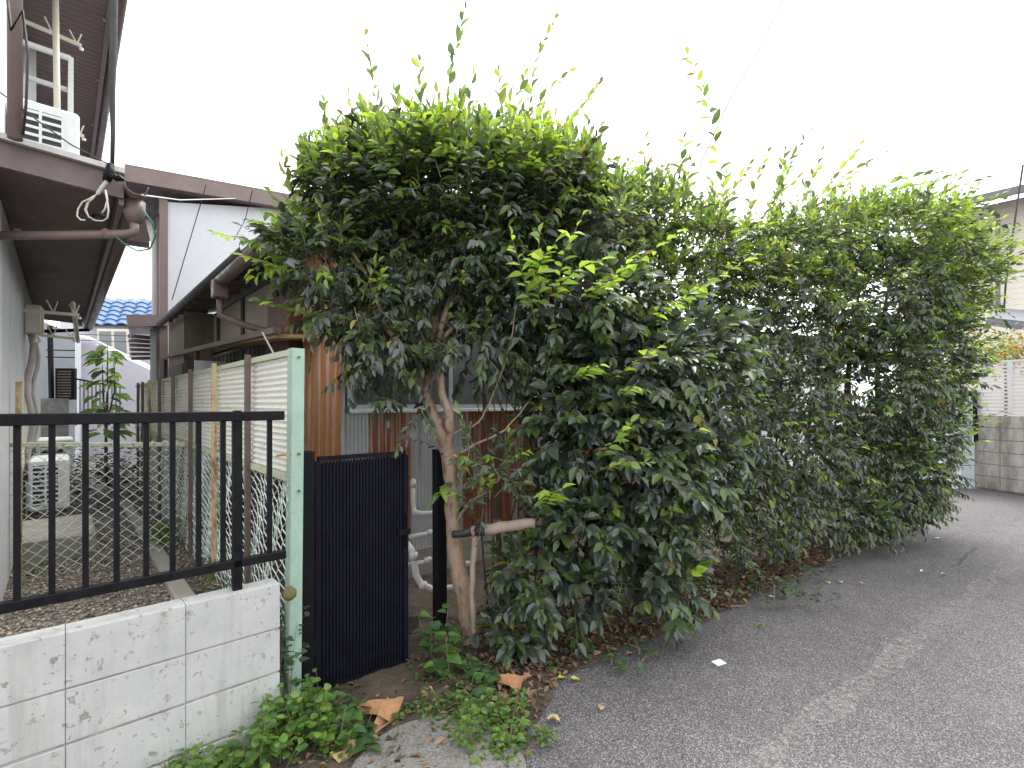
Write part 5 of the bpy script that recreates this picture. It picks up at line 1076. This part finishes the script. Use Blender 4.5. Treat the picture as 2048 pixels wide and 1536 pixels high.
dry('fallen_leaf', G(1120, 1450), .07, .55, (.50, .38, .22), 'beige star shaped fallen leaf on the asphalt near the weed tuft', 1.2, .1)
k = 0
for x, y, c, lab in [(1118, 1362, (.45, .45, .06), 'yellow fallen leaf on the asphalt, nearest the large tan leaf'), (1142, 1364, (.5, .5, .08), 'small yellow fallen leaf right beside another on the asphalt'), (1097, 1345, (.22, .30, .06), 'round green fallen leaf at the asphalt edge'), (1255, 1312, (.5, .38, .30), 'pale pinkish fallen leaf at the asphalt edge under the glossy shrub'), (1232, 1305, (.18, .30, .06), 'green fallen leaf beside the pale pinkish one'), (1660, 1170, (.6, .55, .4), 'pale fallen leaf on the lane, left of a pair'), (1680, 1166, (.55, .5, .32), 'pale fallen leaf on the lane, right of a pair'), (1720, 1170, (.5, .42, .25), 'tan fallen leaf alone on the lane'), (1540, 1198, (.6, .58, .5), 'whitish fallen leaf close to the vine edge'), (1880, 1080, (.6, .58, .5), 'whitish speck of leaf far up the lane'), (1885, 1152, (.4, .32, .2), 'tan leaf scrap near the seam of the lane'), (1846, 1145, (.6, .57, .5), 'whitish leaf scrap left of the lane seam'), (1475, 1180, (.5, .33, .08), 'ochre fallen leaf by the feathery plant'), (1205, 1425, (.45, .3, .18), 'tiny brown leaf scrap on the near asphalt')]:
    dry('fallen_leaf', G(x, y), random.uniform(.04, .06), .7, c, lab, random.uniform(0, 6), .12); k += 1
q = G(1438, 1327); tag(MB().bar(q - Vector((.03, .01, -.004)), q + Vector((.03, .012, .008)), .055, .003).build('paper_scrap', M['paper']), 'small white paper scrap lying on the asphalt', 'paper')
q = G(1045, 1402); tag(MB().bar(q - Vector((.02, 0, -.003)), q + Vector((.02, .01, .006)), .03, .003).build('paper_scrap', M['paper']), 'tiny white scrap beside the large tan leaf', 'paper')
for pts, lab in (([(1240, 1270), (1262, 1290), (1280, 1296), (1278, 1308)], 'crooked pale twig at the asphalt edge under the glossy shrub'), ([(1420, 1200), (1455, 1212), (1490, 1212), (1500, 1216)], 'pale bent twig at the lane edge by the feathery plant'), ([(1045, 1440), (1038, 1500), (1030, 1540)], 'thin straw along the asphalt corner')):
    tag(MB().tube([G(x, y, .012) for x, y in pts], .004, 5).build('fallen_twig', M['bamboo']), lab, 'twig')
# litter
tints = np.array([(.20, .11, .06), (.28, .16, .09), (.13, .075, .045), (.34, .22, .13), (.24, .15, .10), (.10, .07, .05)])
v, t = TPL['oval']; n = 5200; Lp = []
for i in range(n):
    a = random.uniform(-.1, 8.6); e = edge_b(a); b = e + abs(random.gauss(0, .33)) - .10; z = .012 + .04 * min(1, max(0, (b - e + .1) / .5)) + random.uniform(0, .015)
    Lp.append(F(a, b, z))
for i in range(2200): Lp.append(G(random.uniform(640, 1040), random.uniform(1340, 1560), random.uniform(.012, .03)))
n = len(Lp); d = rng.normal(size=(n, 3)) * (1, 1, .25); nn = rng.normal(size=(n, 3)) * .45 + (0, 0, 1); Rm = orient(d, nn); ln = rng.uniform(.022, .060, n)
T = np.repeat(v[None], n, 0); T[..., 2] += rng.uniform(-.5, .5, n)[:, None] * T[..., 1] ** 2 + rng.uniform(0, 1.2, n)[:, None] * T[..., 0] ** 2
T *= np.stack([ln * .5, ln, ln], 1)[:, None]
Wv = np.einsum('nij,nkj->nki', Rm, T) + np.array([tuple(q) for q in Lp])[:, None]; Wv[..., 2] = np.maximum(Wv[..., 2], .008)
col_ = tints[rng.integers(0, 6, n)] * rng.uniform(.6, 1.2, (n, 1))
tag(raw_mesh('leaf_litter', Wv.reshape(-1, 3), (t[None] + (np.arange(n) * len(v))[:, None, None]).reshape(-1, 3), np.repeat(col_, len(v), 0), M['litter']), 'brown leaf litter strewn under the shrubs along the asphalt edge', 'litter', kind='stuff')
gc = []
for i in range(2600):
    q = G(random.uniform(630, 1060), random.uniform(1330, 1540), .045) if i < 1500 else F(random.uniform(.3, 8), 0, .05)
    if i >= 1500: a_, b_ = ab(q); q = F(a_, edge_b(a_) + abs(random.gauss(.05, .22)), .045)
    if (vnoise(q.x * 2.2, q.y * 2.2) + random.uniform(-.5, .5)) > .3: gc.append(q + UP * random.uniform(0, .035))
n = len(gc); Rm = orient(rng.normal(size=(n, 3)) * (1, 1, .3), rng.normal(size=(n, 3)) * .4 + (0, 0, 1)); ln = rng.uniform(.012, .034, n); v, t = TPL['heart']
T = np.repeat(v[None], n, 0) * np.stack([ln * .85, ln, ln], 1)[:, None]; Wv = np.einsum('nij,nkj->nki', Rm, T) + np.array([tuple(q) for q in gc])[:, None]
col_ = np.array(WEED + HEART + YEL)[rng.integers(0, 9, n)] * rng.uniform(.6, 1.1, (n, 1))
tag(raw_mesh('ground_cover', Wv.reshape(-1, 3), (t[None] + (np.arange(n) * len(v))[:, None, None]).reshape(-1, 3), np.repeat(col_, len(v), 0), M['leaf_weed']), 'tiny green ground cover sprinkled among the leaf litter', 'ground cover', kind='stuff')
# round concrete slab
m = MB(); c = Vector((-.30, 2.03, 0)); n = 40
m.tube([c + UP * -.02, c + UP * .056, c + UP * .064], [.36, .36, .345], n); tag(m.build('round_slab', worn('exposed_aggregate', (.20, .19, .18), (.28, .27, .25), .9, 60, spots=(.10, .095, .085), spot_amt=.45, bump=.6)), 'round rough concrete slab at the bottom between weeds and asphalt', 'slab')
m = MB(); q = P(579, 1187, 2.30)
for i in range(7):
    th = i / 6 * math.pi; 
m.tube([q - UP * .03, q - UP * .015, q + UP * .01, q + UP * .03], [.012, .03, .032, .012], 9); tag(m.build('moss_lump', worn('moss', (.12, .11, .04), (.20, .16, .06), .95, 30, bump=.9), smooth=True), 'brownish green moss lump clinging to the pale green post', 'moss')
